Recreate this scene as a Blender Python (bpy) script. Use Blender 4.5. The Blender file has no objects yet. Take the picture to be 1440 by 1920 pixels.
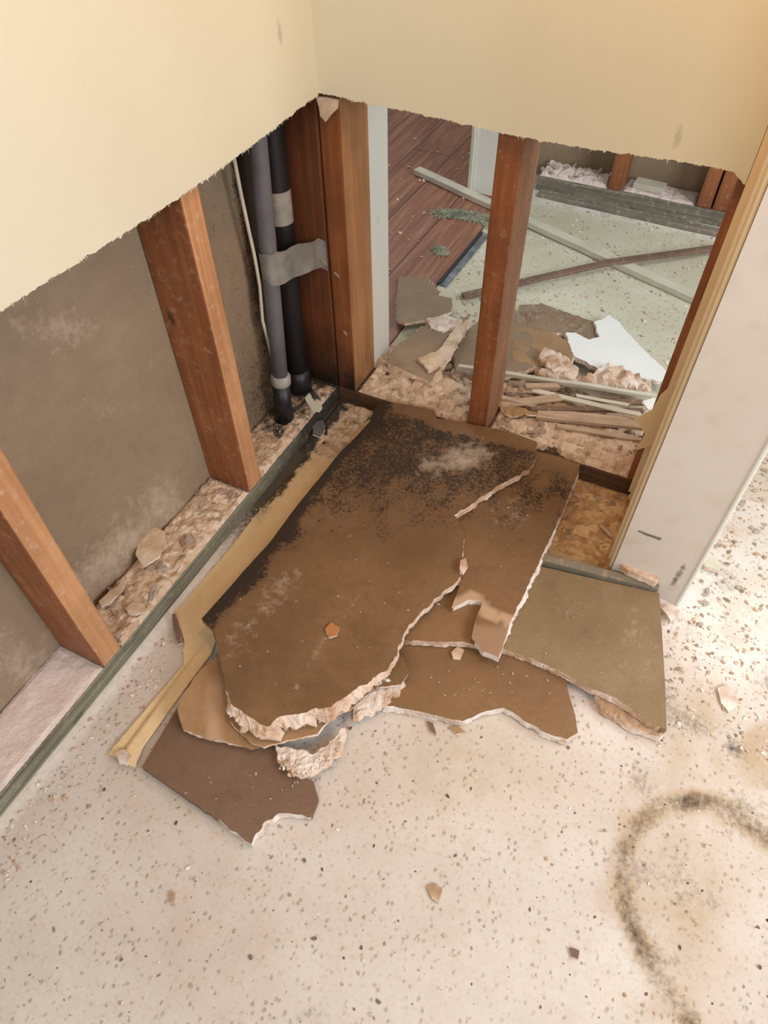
import bpy, bmesh, math, random
from mathutils import Vector, Matrix, noise
from mathutils.geometry import delaunay_2d_cdt

C = bpy.context.scene.collection
SC = bpy.context.scene

# ------------------------------------------------------------------ camera
CAM = Vector((0.59424, -0.96403, 0.98774))
YAW, PITCH, ROLL, FPX = -0.476841, -0.870605, -0.017605, 1312.5
_f = Vector((math.sin(YAW)*math.cos(PITCH), math.cos(YAW)*math.cos(PITCH), math.sin(PITCH)))
_r = _f.cross(Vector((0, 0, 1))).normalized(); _u = _r.cross(_f)
RT = _r*math.cos(ROLL) + _u*math.sin(ROLL)
UP = -_r*math.sin(ROLL) + _u*math.cos(ROLL)
cam = bpy.data.cameras.new('camera'); cam.sensor_width = 36; cam.lens = 36*FPX/1920
cam.clip_start = 0.02; cam.clip_end = 50
camo = bpy.data.objects.new('camera', cam); C.objects.link(camo)
M = Matrix((RT, UP, -_f)).transposed().to_4x4(); M.translation = CAM
camo.matrix_world = M
SC.camera = camo

# ------------------------------------------------------------------ light
W = bpy.data.worlds.new('world'); SC.world = W; W.use_nodes = True
bg = W.node_tree.nodes['Background']
bg.inputs[0].default_value = (1.0, 0.96, 0.92, 1); bg.inputs[1].default_value = 0.235

def area(name, loc, target, size, power, col, sizey=None):
    l = bpy.data.lights.new(name, 'AREA'); l.energy = power; l.size = size; l.color = col
    if sizey: l.shape = 'RECTANGLE'; l.size_y = sizey
    o = bpy.data.objects.new(name, l); C.objects.link(o); o.location = loc
    d = Vector(target) - Vector(loc)
    o.rotation_euler = d.to_track_quat('-Z', 'Y').to_euler()
    return o
area('near_fill_light', (1.2, -2.8, 2.0), (0.4, -0.5, 0.1), 1.5, 27, (1.0, 0.955, 0.90), 1.2)  # added soft fill from behind the camera, no window known there
area('window_daylight_far_room', (1.5, 0.75, 1.5), (0.3, 0.7, 0.0), 0.8, 11, (0.93, 1.0, 0.97), 0.8)
area('hallway_daylight', (-1.1, 1.6, 1.6), (-0.3, 0.9, 0.0), 0.8, 9, (1.0, 0.95, 0.95), 0.8)
area('window_daylight_right', (2.3, -0.75, 1.2), (0.0, -0.15, 0.45), 0.8, 27, (0.97, 0.98, 1.0), 0.8)
area('doorway_daylight', (1.75, 0.1, 1.0), (1.0, -0.2, 0.0), 0.5, 5, (0.97, 0.98, 1.0), 0.5)
area('warm_wall_fill', (0.52, -0.34, 1.42), (0.66, 0.0, 0.80), 0.15, 3.8, (1.0, 0.50, 0.18))  # unseen warm light added for the orange on the upper right wall

SC.view_settings.view_transform = 'Standard'; SC.view_settings.look = 'None'
SC.view_settings.gamma = 1; SC.view_settings.use_curve_mapping = False
SC.view_settings.exposure = 0.10

# ------------------------------------------------------------------ helpers
def ray(px, py):
    return _f + RT*((px-720)/FPX) + UP*((960-py)/FPX)
def on(px, py, ax, v):
    d = ray(px, py); return CAM + d*((v-CAM[ax])/d[ax])
def onz(px, py, z=0.0): return on(px, py, 2, z)
def ony(px, py, y): return on(px, py, 1, y)
def onx(px, py, x): return on(px, py, 0, x)
def proj(P):
    d = Vector(P)-CAM; z = d.dot(_f)
    return (720+FPX*d.dot(RT)/z, 960-FPX*d.dot(UP)/z)
def nz(x, y, z=0.0): return noise.noise(Vector((x, y, z)))
def fbm(x, y, z=0.0, o=4):
    return noise.fractal(Vector((x, y, z)), 1.0, 2.0, o)
def clamp(v, a=0.0, b=1.0): return max(a, min(b, v))
def sstep(a, b, v):
    t = clamp((v-a)/(b-a)); return t*t*(3-2*t)
def segd(p, a, b):
    ax, ay = a; bx, by = b; dx, dy = bx-ax, by-ay
    t = clamp(((p[0]-ax)*dx+(p[1]-ay)*dy)/(dx*dx+dy*dy+1e-12))
    return math.hypot(p[0]-ax-t*dx, p[1]-ay-t*dy)
def polyd(p, pts): return min(segd(p, pts[i], pts[i+1]) for i in range(len(pts)-1))
def inside(p, poly):
    x, y = p; r = False; j = len(poly)-1
    for i in range(len(poly)):
        xi, yi = poly[i][0], poly[i][1]; xj, yj = poly[j][0], poly[j][1]
        if (yi > y) != (yj > y) and x < (xj-xi)*(y-yi)/(yj-yi)+xi: r = not r
        j = i
    return r

def mesh_obj(name, verts, faces, mats, parent=None, origin=None, smooth=False, attr=None, mi=None):
    """verts in world coordinates; origin = where the object's own origin sits."""
    if origin is None:
        if parent is not None: origin = parent['_o']
        else:
            xs = [v[0] for v in verts]; ys = [v[1] for v in verts]; zs = [v[2] for v in verts]
            origin = ((min(xs)+max(xs))/2, (min(ys)+max(ys))/2, min(zs))
    o3 = Vector(origin[:])
    me = bpy.data.meshes.new(name)
    me.from_pydata([Vector(v)-o3 for v in verts], [], faces)
    if not isinstance(mats, (list, tuple)): mats = [mats]
    for m in mats: me.materials.append(m)
    if mi: me.polygons.foreach_set('material_index', mi)
    if smooth: me.polygons.foreach_set('use_smooth', [True]*len(me.polygons))
    if attr:
        a = me.attributes.new('mask', 'FLOAT_COLOR', 'POINT')
        flat = []
        for c in attr: flat += [c[0], c[1], c[2], 1.0]
        a.data.foreach_set('color', flat)
    me.validate(); me.update()
    ob = bpy.data.objects.new(name, me); C.objects.link(ob)
    if parent is not None:
        ob.parent = parent
    else:
        ob.location = o3
    if parent is None or True: ob['_o'] = list(o3)
    return ob
def tag(o, label, cat, group=None, kind=None):
    o['label'] = label; o['category'] = cat
    if group: o['group'] = group
    if kind: o['kind'] = kind
    return o
def struct(o, label=None):
    o['kind'] = 'structure'
    if label: o['label'] = label
    return o
def thing(name, loc, label, cat, group=None):
    o = bpy.data.objects.new(name, None); C.objects.link(o); o.location = loc; o['_o'] = list(loc)
    o.empty_display_size = 0.02
    return tag(o, label, cat, group)

def bevel_box_data(x0, x1, y0, y1, z0, z1, bev=0.002, wob=0.0, cuts=0, seed=0, rot=None):
    bm = bmesh.new(); bmesh.ops.create_cube(bm, size=1)
    for v in bm.verts:
        v.co = Vector(((x0+x1)/2+v.co.x*(x1-x0), (y0+y1)/2+v.co.y*(y1-y0), (z0+z1)/2+v.co.z*(z1-z0)))
    if bev: bmesh.ops.bevel(bm, geom=bm.edges[:], offset=bev, segments=2, affect='EDGES', profile=0.5)
    if cuts:
        L = max((x1-x0, 0), (y1-y0, 1), (z1-z0, 2))
        ax = L[1]; lo = (x0, y0, z0)[ax]
        for k in range(1, cuts):
            n = Vector((0, 0, 0)); n[ax] = 1; co = Vector((0, 0, 0)); co[ax] = lo+L[0]*k/cuts
            bmesh.ops.bisect_plane(bm, geom=bm.verts[:]+bm.edges[:]+bm.faces[:], plane_co=co, plane_no=n)
    if wob:
        for v in bm.verts:
            p = v.co*12+Vector((seed*7.3, 0, 0))
            v.co += Vector((nz(p.x, p.y, p.z), nz(p.x+9, p.y, p.z), nz(p.x, p.y+9, p.z)))*wob
    vs = [v.co.copy() for v in bm.verts]
    for i, v in enumerate(bm.verts): v.index = i
    fs = [[v.index for v in f.verts] for f in bm.faces]
    bm.free()
    return vs, fs
def box(name, x0, x1, y0, y1, z0, z1, mat, parent=None, bev=0.002, origin=None, **k):
    vs, fs = bevel_box_data(x0, x1, y0, y1, z0, z1, bev, **k)
    return mesh_obj(name, vs, fs, mat, parent, origin)
def board(name, a, b, width, thick, mat, parent=None, bev=0.001, cuts=0, wob=0.0, seed=0, ends=0.0, tilt=0.0):
    """a slat from a to b (centres of its underside), own local axes with x along its length"""
    a = Vector(a); b = Vector(b); L = (b-a).length
    vs, fs = bevel_box_data(0, L, -width/2, width/2, 0, thick, bev, cuts=cuts, wob=wob, seed=seed)
    rnd = random.Random(seed+5)
    if ends:
        for v in vs:
            if v.x < 0.004: v.x += ends*(0.5+nz(v.y*300, seed, v.z*90))
            elif v.x > L-0.004: v.x -= ends*(0.5+nz(v.y*300, seed+4, v.z*90))
    X = (b-a).normalized(); Z0 = Vector((0, 0, 1)); Y = Z0.cross(X).normalized(); Z = X.cross(Y)
    me = bpy.data.meshes.new(name); me.from_pydata(vs, [], fs); me.materials.append(mat); me.update()
    ob = bpy.data.objects.new(name, me); C.objects.link(ob)
    mw = Matrix((X, Y, Z)).transposed().to_4x4() @ Matrix.Rotation(tilt, 4, 'X')
    if parent is not None:
        mw.translation = a - Vector(parent['_o'][:]); ob.parent = parent; ob.matrix_local = mw
    else:
        mw.translation = a; ob.matrix_world = mw
    ob['_o'] = list(a)
    return ob
def tube(name, pts, rad, mat, parent=None, seg=20, origin=None, caps=True, wob=0):
    pts = [Vector(p) for p in pts]; vs = []; fs = []
    for i, p in enumerate(pts):
        t = (pts[min(i+1, len(pts)-1)]-pts[max(i-1, 0)]).normalized()
        s = t.cross(Vector((0.3, 1, 0.1))).normalized(); w = t.cross(s)
        r = rad[i] if isinstance(rad, (list, tuple)) else rad
        for k in range(seg):
            a = 2*math.pi*k/seg; vs.append(p+(s*math.cos(a)+w*math.sin(a))*r)
    for i in range(len(pts)-1):
        for k in range(seg):
            k2 = (k+1) % seg; fs.append([i*seg+k, i*seg+k2, (i+1)*seg+k2, (i+1)*seg+k])
    if caps: fs.append(list(range(seg))[::-1]); fs.append([(len(pts)-1)*seg+k for k in range(seg)])
    return mesh_obj(name, vs, fs, mat, parent, origin if origin else (None if parent else pts[0]), smooth=True)

# ------------------------------------------------------------------ materials
class NT:
    def __init__(s, name, rough=0.8):
        s.m = bpy.data.materials.new(name); s.m.use_nodes = True; s.t = s.m.node_tree
        s.b = s.t.nodes['Principled BSDF']; s.b.inputs['Roughness'].default_value = rough
        s.tc = s.t.nodes.new('ShaderNodeTexCoord'); s.co = s.tc.outputs['Object']
    def n(s, typ, **k):
        x = s.t.nodes.new(typ)
        for a, v in k.items(): setattr(x, a, v)
        return x
    def link(s, a, b): s.t.links.new(a, b)
    def mapping(s, scale=(1, 1, 1), loc=(0, 0, 0), rot=(0, 0, 0)):
        m = s.n('ShaderNodeMapping'); m.inputs['Scale'].default_value = scale
        m.inputs['Location'].default_value = loc; m.inputs['Rotation'].default_value = rot
        s.link(s.co, m.inputs[0]); return m.outputs[0]
    def noise(s, scale, detail=4, rough=0.55, vec=None, dist=0.0):
        x = s.n('ShaderNodeTexNoise'); x.inputs['Scale'].default_value = scale
        x.inputs['Detail'].default_value = detail; x.inputs['Roughness'].default_value = rough
        x.inputs['Distortion'].default_value = dist
        s.link(vec if vec else s.co, x.inputs['Vector']); return x.outputs['Fac']
    def voro(s, scale, vec=None, out='Distance', feature='F1'):
        x = s.n('ShaderNodeTexVoronoi'); x.feature = feature; x.inputs['Scale'].default_value = scale
        s.link(vec if vec else s.co, x.inputs['Vector']); return x.outputs[out]
    def ramp(s, f, stops):
        r = s.n('ShaderNodeValToRGB'); e = r.color_ramp.elements
        while len(e) > 1: e.remove(e[-1])
        e[0].position = stops[0][0]; e[0].color = col4(stops[0][1])
        for p, c in stops[1:]:
            q = e.new(p); q.color = col4(c)
        s.link(f, r.inputs[0]); return r.outputs[0]
    def math(s, op, a, b=None, c=None, cl=False):
        x = s.n('ShaderNodeMath'); x.operation = op; x.use_clamp = cl
        for i, v in enumerate((a, b, c)):
            if v is None: continue
            if isinstance(v, (int, float)): x.inputs[i].default_value = v
            else: s.link(v, x.inputs[i])
        return x.outputs[0]
    def mix(s, f, a, b, mode='MIX'):
        x = s.n('ShaderNodeMix'); x.data_type = 'RGBA'; x.blend_type = mode
        if isinstance(f, (int, float)): x.inputs[0].default_value = f
        else: s.link(f, x.inputs[0])
        for i, v in ((6, a), (7, b)):
            if isinstance(v, (tuple, list)): x.inputs[i].default_value = col4(v)
            else: s.link(v, x.inputs[i])
        return x.outputs[2]
    def attr(s):
        a = s.n('ShaderNodeAttribute'); a.attribute_name = 'mask'
        sp = s.n('ShaderNodeSeparateColor'); s.link(a.outputs['Color'], sp.inputs[0]); return sp.outputs
    def sepz(s):
        x = s.n('ShaderNodeSeparateXYZ'); s.link(s.co, x.inputs[0]); return x.outputs
    def bump(s, h, strength=0.3, dist=0.002):
        b = s.n('ShaderNodeBump'); b.inputs['Strength'].default_value = strength
        b.inputs['Distance'].default_value = dist; s.link(h, b.inputs['Height'])
        s.link(b.outputs[0], s.b.inputs['Normal'])
    def out(s, c):
        if isinstance(c, (tuple, list)): s.b.inputs['Base Color'].default_value = col4(c)
        else: s.link(c, s.b.inputs['Base Color'])
        return s.m
def col4(c):
    return (c, c, c, 1) if isinstance(c, (int, float)) else (c[0], c[1], c[2], 1)

def wood(name, lo, hi, axis='z', rough=0.7, rot=0.0, sc=1.0, dust=0.0, roty=None):
    t = NT(name, rough)
    s = {'z': (45*sc, 45*sc, 2.2), 'x': (2.2, 45*sc, 45*sc), 'y': (45*sc, 2.2, 45*sc)}[axis]
    v = t.mapping(s)
    g = t.noise(1.6, 6, 0.62, v, 0.6)
    c = t.ramp(g, [(0.28, lo), (0.52, [(a+b)/2 for a, b in zip(lo, hi)]), (0.72, hi)])
    b = t.noise(9, 3, 0.6)
    c = t.mix(t.ramp(b, [(0.35, 0.0), (0.7, 0.45)]), c, [x*0.55 for x in lo])
    kn = t.voro(5.5, t.mapping({'z': (2, 2, 0.9), 'x': (0.9, 2, 2), 'y': (2, 0.9, 2)}[axis], (0.7, 0.2, 0.4)))
    c = t.mix(t.ramp(kn, [(0.04, 0.85), (0.10, 0.0)]), c, [x*0.25 for x in lo])
    if rot:
        z = t.sepz()[2]
        m = t.math('MULTIPLY', t.math('SUBTRACT', 1.0, t.math('DIVIDE', z, 0.22), cl=True), rot*0.95)
        m = t.math('ADD', m, t.math('MULTIPLY', t.math('SUBTRACT', t.noise(22, 5, 0.7), 0.5), 0.9), cl=True)
        c = t.mix(t.ramp(m, [(0.25, 0.0), (0.95, 0.95)]), c, (0.012, 0.009, 0.007))
    if roty:
        y = t.sepz()[1]
        m = t.math('DIVIDE', t.math('SUBTRACT', y, roty[0]), roty[1], cl=True)
        m = t.math('ADD', m, t.math('MULTIPLY', t.math('SUBTRACT', t.noise(30, 5, 0.7), 0.5), 0.9), cl=True)
        c = t.mix(t.ramp(m, [(0.25, 0.0), (0.8, 0.92)]), c, (0.018, 0.016, 0.012))
    if dust:
        d = t.noise(70, 5, 0.7)
        c = t.mix(t.ramp(d, [(0.55, 0.0), (0.72, dust)]), c, (0.62, 0.45, 0.33))
    t.bump(g, 0.25, 0.001)
    return t.out(c)
RED = wood('redwood_stud', (0.20, 0.062, 0.020), (0.42, 0.155, 0.058), 'z', 0.55, dust=0.35)
REDROT = wood('redwood_stud_moldy', (0.19, 0.060, 0.018), (0.40, 0.15, 0.05), 'z', 0.55, rot=1.0)
REDOLD = wood('redwood_stud_dark', (0.085, 0.028, 0.012), (0.24, 0.080, 0.028), 'z', 0.55, rot=1.0)
PALEWOOD = wood('pale_batten', (0.60, 0.43, 0.21), (0.80, 0.62, 0.36), 'y', 0.7, dust=0.3, sc=0.7)
GREYWOOD = wood('treated_plate', (0.05, 0.05, 0.036), (0.38, 0.36, 0.26), 'y', 0.8, sc=3.6, dust=0.35, roty=(0.60, 0.30))
DARKPLATE = wood('dark_plate', (0.045, 0.022, 0.012), (0.15, 0.075, 0.035), 'x', 0.7, sc=2.0, dust=0.1)
WEATHERED = wood('weathered_plate', (0.13, 0.115, 0.09), (0.37, 0.335, 0.27), 'x', 0.9, sc=1.6, dust=0.9)
LATH_W = wood('painted_lath', (0.56, 0.54, 0.44), (0.74, 0.71, 0.60), 'x', 0.7, dust=0.2)
LATH_B = wood('brown_lath', (0.12, 0.075, 0.055), (0.27, 0.17, 0.125), 'x', 0.7, dust=0.4)
LATH_T = wood('splintered_lath', (0.33, 0.22, 0.14), (0.66, 0.52, 0.38), 'x', 0.8, dust=0.5)
LATH_G = wood('greyed_board', (0.16, 0.14, 0.10), (0.34, 0.29, 0.21), 'x', 0.8, dust=0.6)

def paint(name, col, var=0.06, mark=0.5, seed=0):
    t = NT(name, 0.6)
    n1 = t.noise(3.5, 3, 0.5); n2 = t.noise(40, 4, 0.6)
    c = t.ramp(n1, [(0.3, [x*(1-var) for x in col]), (0.7, col)])
    mk = t.voro(9, t.mapping((1.3, 1.3, 0.45), (seed, seed*2, 0.3)))
    nm = t.noise(60, 4, 0.7)
    m = t.math('ADD', mk, t.math('MULTIPLY', nm, 0.10))
    c = t.mix(t.ramp(m, [(0.085, mark), (0.125, 0.0)]), c, [x*0.45 for x in col])
    t.bump(n2, 0.12, 0.001)
    return t.out(c)
PAINT = paint('cream_wall_paint', (0.70, 0.67, 0.525), mark=0.6)
PAINT_T = paint('tan_wall_paint', (0.80, 0.65, 0.43), mark=0.2, seed=3)
PAINT_J = paint('door_jamb_paint', (0.72, 0.66, 0.58), mark=0.5, seed=5)
PAINT_W = paint('white_trim_paint', (0.82, 0.83, 0.78), mark=0.3, seed=8)
PAINT_G = paint('grey_green_trim_paint', (0.62, 0.64, 0.54), mark=0.3, seed=9)

def gypsum(name='gypsum_core', base=(0.74, 0.58, 0.47), alt=(0.52, 0.33, 0.21)):
    t = NT(name, 0.95)
    n = t.noise(90, 6, 0.7); n2 = t.noise(24, 4, 0.6)
    c = t.ramp(n2, [(0.40, alt), (0.56, base), (0.78, (0.84, 0.76, 0.70))])
    t.bump(n, 0.8, 0.003)
    return t.out(c)
GYP = gypsum()
GYPW = gypsum('white_gypsum', (0.80, 0.72, 0.66), (0.60, 0.46, 0.37))
CREAM = gypsum('cream_flake', (0.70, 0.55, 0.40), (0.56, 0.42, 0.28))
TAN = gypsum('tan_flake', (0.54, 0.38, 0.25), (0.40, 0.26, 0.16))

def paper(name, col, dark, blot=0.5, speck=0.35, mold=(0.022, 0.013, 0.008)):
    """drywall backing paper; the mask attribute holds mold, white powder, lighter peeled paper"""
    t = NT(name, 0.72)
    n1 = t.noise(5, 5, 0.6); n2 = t.noise(38, 5, 0.65); n3 = t.noise(300, 2, 0.5)
    c = t.ramp(n1, [(0.32, dark), (0.62, col)])
    c = t.mix(t.ramp(n2, [(0.4, 0.0), (0.75, blot)]), c, [x*0.62 for x in dark])
    c = t.mix(t.ramp(n3, [(0.35, 0.25), (0.6, 0.0)]), c, [x*0.7 for x in dark])
    r, g, b = t.attr()[:3]
    c = t.mix(b, c, (0.50, 0.33, 0.21))
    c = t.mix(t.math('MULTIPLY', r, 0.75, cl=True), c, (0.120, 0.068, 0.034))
    # mold speckle
    sp = t.noise(210, 4, 0.75); sp2 = t.noise(34, 4, 0.7)
    m = t.math('ADD', t.math('MULTIPLY', r, 1.25), t.math('MULTIPLY', t.math('SUBTRACT', sp, 0.5), 2.4))
    m = t.math('ADD', m, t.math('MULTIPLY', t.math('SUBTRACT', sp2, 0.5), 1.3))
    mf = t.math('MULTIPLY', t.ramp(m, [(0.42, 0.0), (0.78, 0.93)]), t.ramp(r, [(0.01, 0.0), (0.12, 1.0)]))
    c = t.mix(mf, c, mold)
    # white powder
    w = t.math('ADD', g, t.math('MULTIPLY', t.math('SUBTRACT', t.noise(55, 6, 0.75), 0.5), 1.6))
    wf = t.math('MULTIPLY', t.ramp(w, [(0.30, 0.0), (0.85, 0.85)]), t.ramp(g, [(0.02, 0.0), (0.2, 1.0)]))
    c = t.mix(wf, c, (0.52, 0.42, 0.33))
    # tiny pale flecks
    v = t.math('ADD', t.voro(85), t.math('MULTIPLY', t.noise(400, 2, 0.6), 0.06)); vr = t.noise(14, 2, 0.5)
    f = t.math('MULTIPLY', t.ramp(v, [(0.07, 1.0), (0.11, 0.0)]), t.ramp(vr, [(0.42, 0.0), (0.56, speck)]))
    c = t.mix(f, c, (0.66, 0.52, 0.38))
    t.bump(n2, 0.12, 0.002)
    return t.out(c)
P_MAIN = paper('moldy_brown_paper', (0.250, 0.138, 0.062), (0.165, 0.090, 0.040))
P_DARK = paper('dusky_brown_paper', (0.225, 0.135, 0.088), (0.165, 0.094, 0.058))
P_OLIVE = paper('olive_brown_paper', (0.285, 0.200, 0.108), (0.215, 0.145, 0.075), speck=0.8)
P_BROWN = paper('warm_brown_paper', (0.275, 0.150, 0.065), (0.195, 0.105, 0.048), speck=0.5)
P_TORN = paper('peeled_tan_paper', (0.42, 0.25, 0.12), (0.30, 0.165, 0.08))
P_WALL = paper('wall_backing_paper', (0.34, 0.26, 0.175), (0.27, 0.20, 0.135), blot=0.3, speck=0.9)
P_GREY = paper('grey_backing_paper', (0.34, 0.25, 0.165), (0.25, 0.18, 0.115), speck=0.5)
P_AMBER = paper('amber_backing_paper', (0.46, 0.27, 0.12), (0.30, 0.19, 0.11), speck=0.4)
P_ORANGE = paper('orange_paper', (0.56, 0.23, 0.08), (0.46, 0.18, 0.06), speck=0.0)
PALESHEET = paper('pale_yellow_strip', (0.84, 0.64, 0.38), (0.72, 0.54, 0.31), blot=0.25, speck=0.3)
P_WHITE = paper('white_face_paper', (0.86, 0.88, 0.87), (0.78, 0.80, 0.79), blot=0.0, speck=0.0)

def floor_mat(name='concrete_slab', pal=((0.54, 0.47, 0.41), (0.62, 0.565, 0.515), (0.69, 0.65, 0.61))):
    t = NT(name, 0.85)
    n1 = t.noise(4, 5, 0.6); n2 = t.noise(24, 5, 0.7); n3 = t.noise(170, 3, 0.6)
    c = t.ramp(n1, [(0.3, pal[0]), (0.5, pal[1]), (0.7, pal[2])])
    c = t.mix(t.ramp(n2, [(0.5, 0.0), (0.75, 0.4)]), c, (0.55, 0.42, 0.30))
    c = t.mix(t.ramp(n3, [(0.3, 0.5), (0.46, 0.0)]), c, (0.46, 0.37, 0.29))
    v = t.math('ADD', t.voro(105, t.mapping((1, 0.75, 1))), t.math('MULTIPLY', t.math('SUBTRACT', t.noise(260, 3, 0.7), 0.5), 0.8)); k = t.noise(18, 3, 0.6)
    f = t.math('MULTIPLY', t.ramp(v, [(0.12, 1.0), (0.28, 0.0)]), t.ramp(k, [(0.34, 0.0), (0.5, 0.85)]))
    c = t.mix(f, c, (0.34, 0.27, 0.21))
    v = t.voro(38, t.mapping((1, 1, 1), (3.1, 1.7, 0)))
    f = t.math('MULTIPLY', t.ramp(v, [(0.05, 1.0), (0.10, 0.0)]), 0.6)
    c = t.mix(f, c, (0.22, 0.16, 0.11))
    r, g, b = t.attr()[:3]
    # b: ochre stain, r: black/brown grime, g: white dust / plaster powder
    ns = t.noise(60, 5, 0.7)
    bf = t.math('MULTIPLY', b, t.ramp(t.noise(30, 4, 0.6), [(0.25, 0.55), (0.6, 1.0)]))
    c = t.mix(bf, c, (0.42, 0.27, 0.12))
    gw = t.math('MULTIPLY', g, t.ramp(ns, [(0.3, 0.4), (0.6, 1.0)]))
    c = t.mix(gw, c, (0.86, 0.82, 0.78))
    rm = t.math('ADD', r, t.math('MULTIPLY', t.math('SUBTRACT', t.noise(120, 5, 0.75), 0.5), 1.3))
    rf = t.math('MULTIPLY', t.ramp(rm, [(0.16, 0.0), (0.75, 0.95)]), t.ramp(r, [(0.02, 0.0), (0.2, 1.0)]))
    c = t.mix(rf, c, (0.050, 0.034, 0.020))
    h = t.math('ADD', n2, t.math('MULTIPLY', n3, 0.3))
    t.bump(h, 0.25, 0.003)
    return t.out(c)
FLOOR = floor_mat()
FLOOR_FAR = floor_mat('greenish_slab', ((0.50, 0.48, 0.36), (0.57, 0.57, 0.46), (0.63, 0.64, 0.54)))

def rubble_mat(name, lo, mid, hi, dark=0.5):
    t = NT(name, 0.95)
    v = t.n('ShaderNodeTexVoronoi'); v.inputs['Scale'].default_value = 75; v.inputs['Randomness'].default_value = 1.0
    dn = t.n('ShaderNodeTexNoise'); dn.inputs['Scale'].default_value = 60; dn.inputs['Detail'].default_value = 4
    t.link(t.co, dn.inputs['Vector']); va = t.n('ShaderNodeVectorMath'); va.operation = 'MULTIPLY_ADD'; va.inputs[1].default_value = (0.012, 0.012, 0.012)
    t.link(dn.outputs['Color'], va.inputs[0]); t.link(t.co, va.inputs[2]); t.link(va.outputs[0], v.inputs['Vector'])
    sp = t.n('ShaderNodeSeparateColor'); t.link(v.outputs['Color'], sp.inputs[0])
    c = t.ramp(sp.outputs[0], [(0.0, lo), (0.4, mid), (0.85, hi)])
    n = t.noise(200, 4, 0.7)
    c = t.mix(t.ramp(n, [(0.35, dark), (0.55, 0.0)]), c, [x*0.5 for x in lo])
    r, g, b = t.attr()[:3]
    m = t.math('ADD', r, t.math('MULTIPLY', t.math('SUBTRACT', t.noise(150, 4, 0.75), 0.5), 1.2))
    mf = t.math('MULTIPLY', t.ramp(m, [(0.35, 0.0), (0.75, 0.95)]), t.ramp(r, [(0.02, 0.0), (0.2, 1.0)]))
    c = t.mix(mf, c, (0.02, 0.018, 0.015))
    c = t.mix(g, c, (0.78, 0.68, 0.66))
    t.bump(t.math('ADD', n, sp.outputs[0]), 0.6, 0.003)
    return t.out(c)
RUB = rubble_mat('gypsum_rubble', (0.50, 0.35, 0.235), (0.60, 0.44, 0.31), (0.72, 0.58, 0.45), 0.22)
RUBT = rubble_mat('wood_chip_litter', (0.38, 0.21, 0.09), (0.50, 0.31, 0.15), (0.62, 0.43, 0.23), 0.3)

def plain(name, col, rough=0.5, metal=0.0, var=0.2, scale=20, bump=0.1):
    t = NT(name, rough); t.b.inputs['Metallic'].default_value = metal
    n = t.noise(scale, 4, 0.6)
    t.bump(n, bump, 0.002)
    return t.out(t.ramp(n, [(0.3, [x*(1-var) for x in col]), (0.7, col)]))
PIPE_G = plain('grey_pipe_plastic', (0.155, 0.15, 0.165), 0.5, var=0.35)
PIPE_B = plain('black_pipe_plastic', (0.014, 0.014, 0.016), 0.45)
LABELM = plain('pipe_label', (0.42, 0.40, 0.36), 0.6, var=0.45, scale=50)
TAPE = plain('duct_tape', (0.34, 0.33, 0.31), 0.38, 0.2, var=0.45, scale=28, bump=0.9)
CABLE = plain('white_cable_sheath', (0.68, 0.62, 0.50), 0.6)
METAL = plain('threshold_metal', (0.35, 0.40, 0.44), 0.4, 0.7, var=0.7, scale=30)
BLACKM = plain('black_rubber', (0.02, 0.02, 0.02), 0.5)
INSUL = plain('green_insulation', (0.46, 0.48, 0.36), 0.95, var=0.5, scale=40, bump=0.8)
def hall_floor():
    t = NT('wood_laminate', 0.42)
    v = t.mapping((1, 1, 1), (0, 0, 0), (0, 0, 0.0))
    g = t.noise(1.3, 6, 0.65, t.mapping((50, 3.0, 1), (0, 0, 0), (0, 0, -0.62)), 0.8)
    c = t.ramp(g, [(0.25, (0.11, 0.045, 0.028)), (0.5, (0.27, 0.115, 0.065)), (0.75, (0.42, 0.22, 0.145))])
    w = t.n('ShaderNodeTexBrick'); w.offset = 0.4
    w.inputs['Scale'].default_value = 1.0; w.inputs['Mortar Size'].default_value = 0.0016
    w.inputs['Brick Width'].default_value = 1.2; w.inputs['Row Height'].default_value = 0.13
    t.link(t.mapping((1, 1, 1), (0, 0, 0), (0, 0, math.pi/2)), w.inputs['Vector'])
    c = t.mix(w.outputs['Fac'], c, (0.02, 0.01, 0.008))
    d = t.noise(90, 4, 0.7)
    c = t.mix(t.ramp(d, [(0.62, 0.0), (0.75, 0.5)]), c, (0.5, 0.42, 0.36))
    return t.out(c)
HALL = hall_floor()

# ------------------------------------------------------------------ dimensions
T = 0.0127; H = 0.597; PLT = 0.038; YA = -0.711; YB = -0.319; TOP = 2.4
XR = 0.602        # inner face of the short wall on the right

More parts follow.
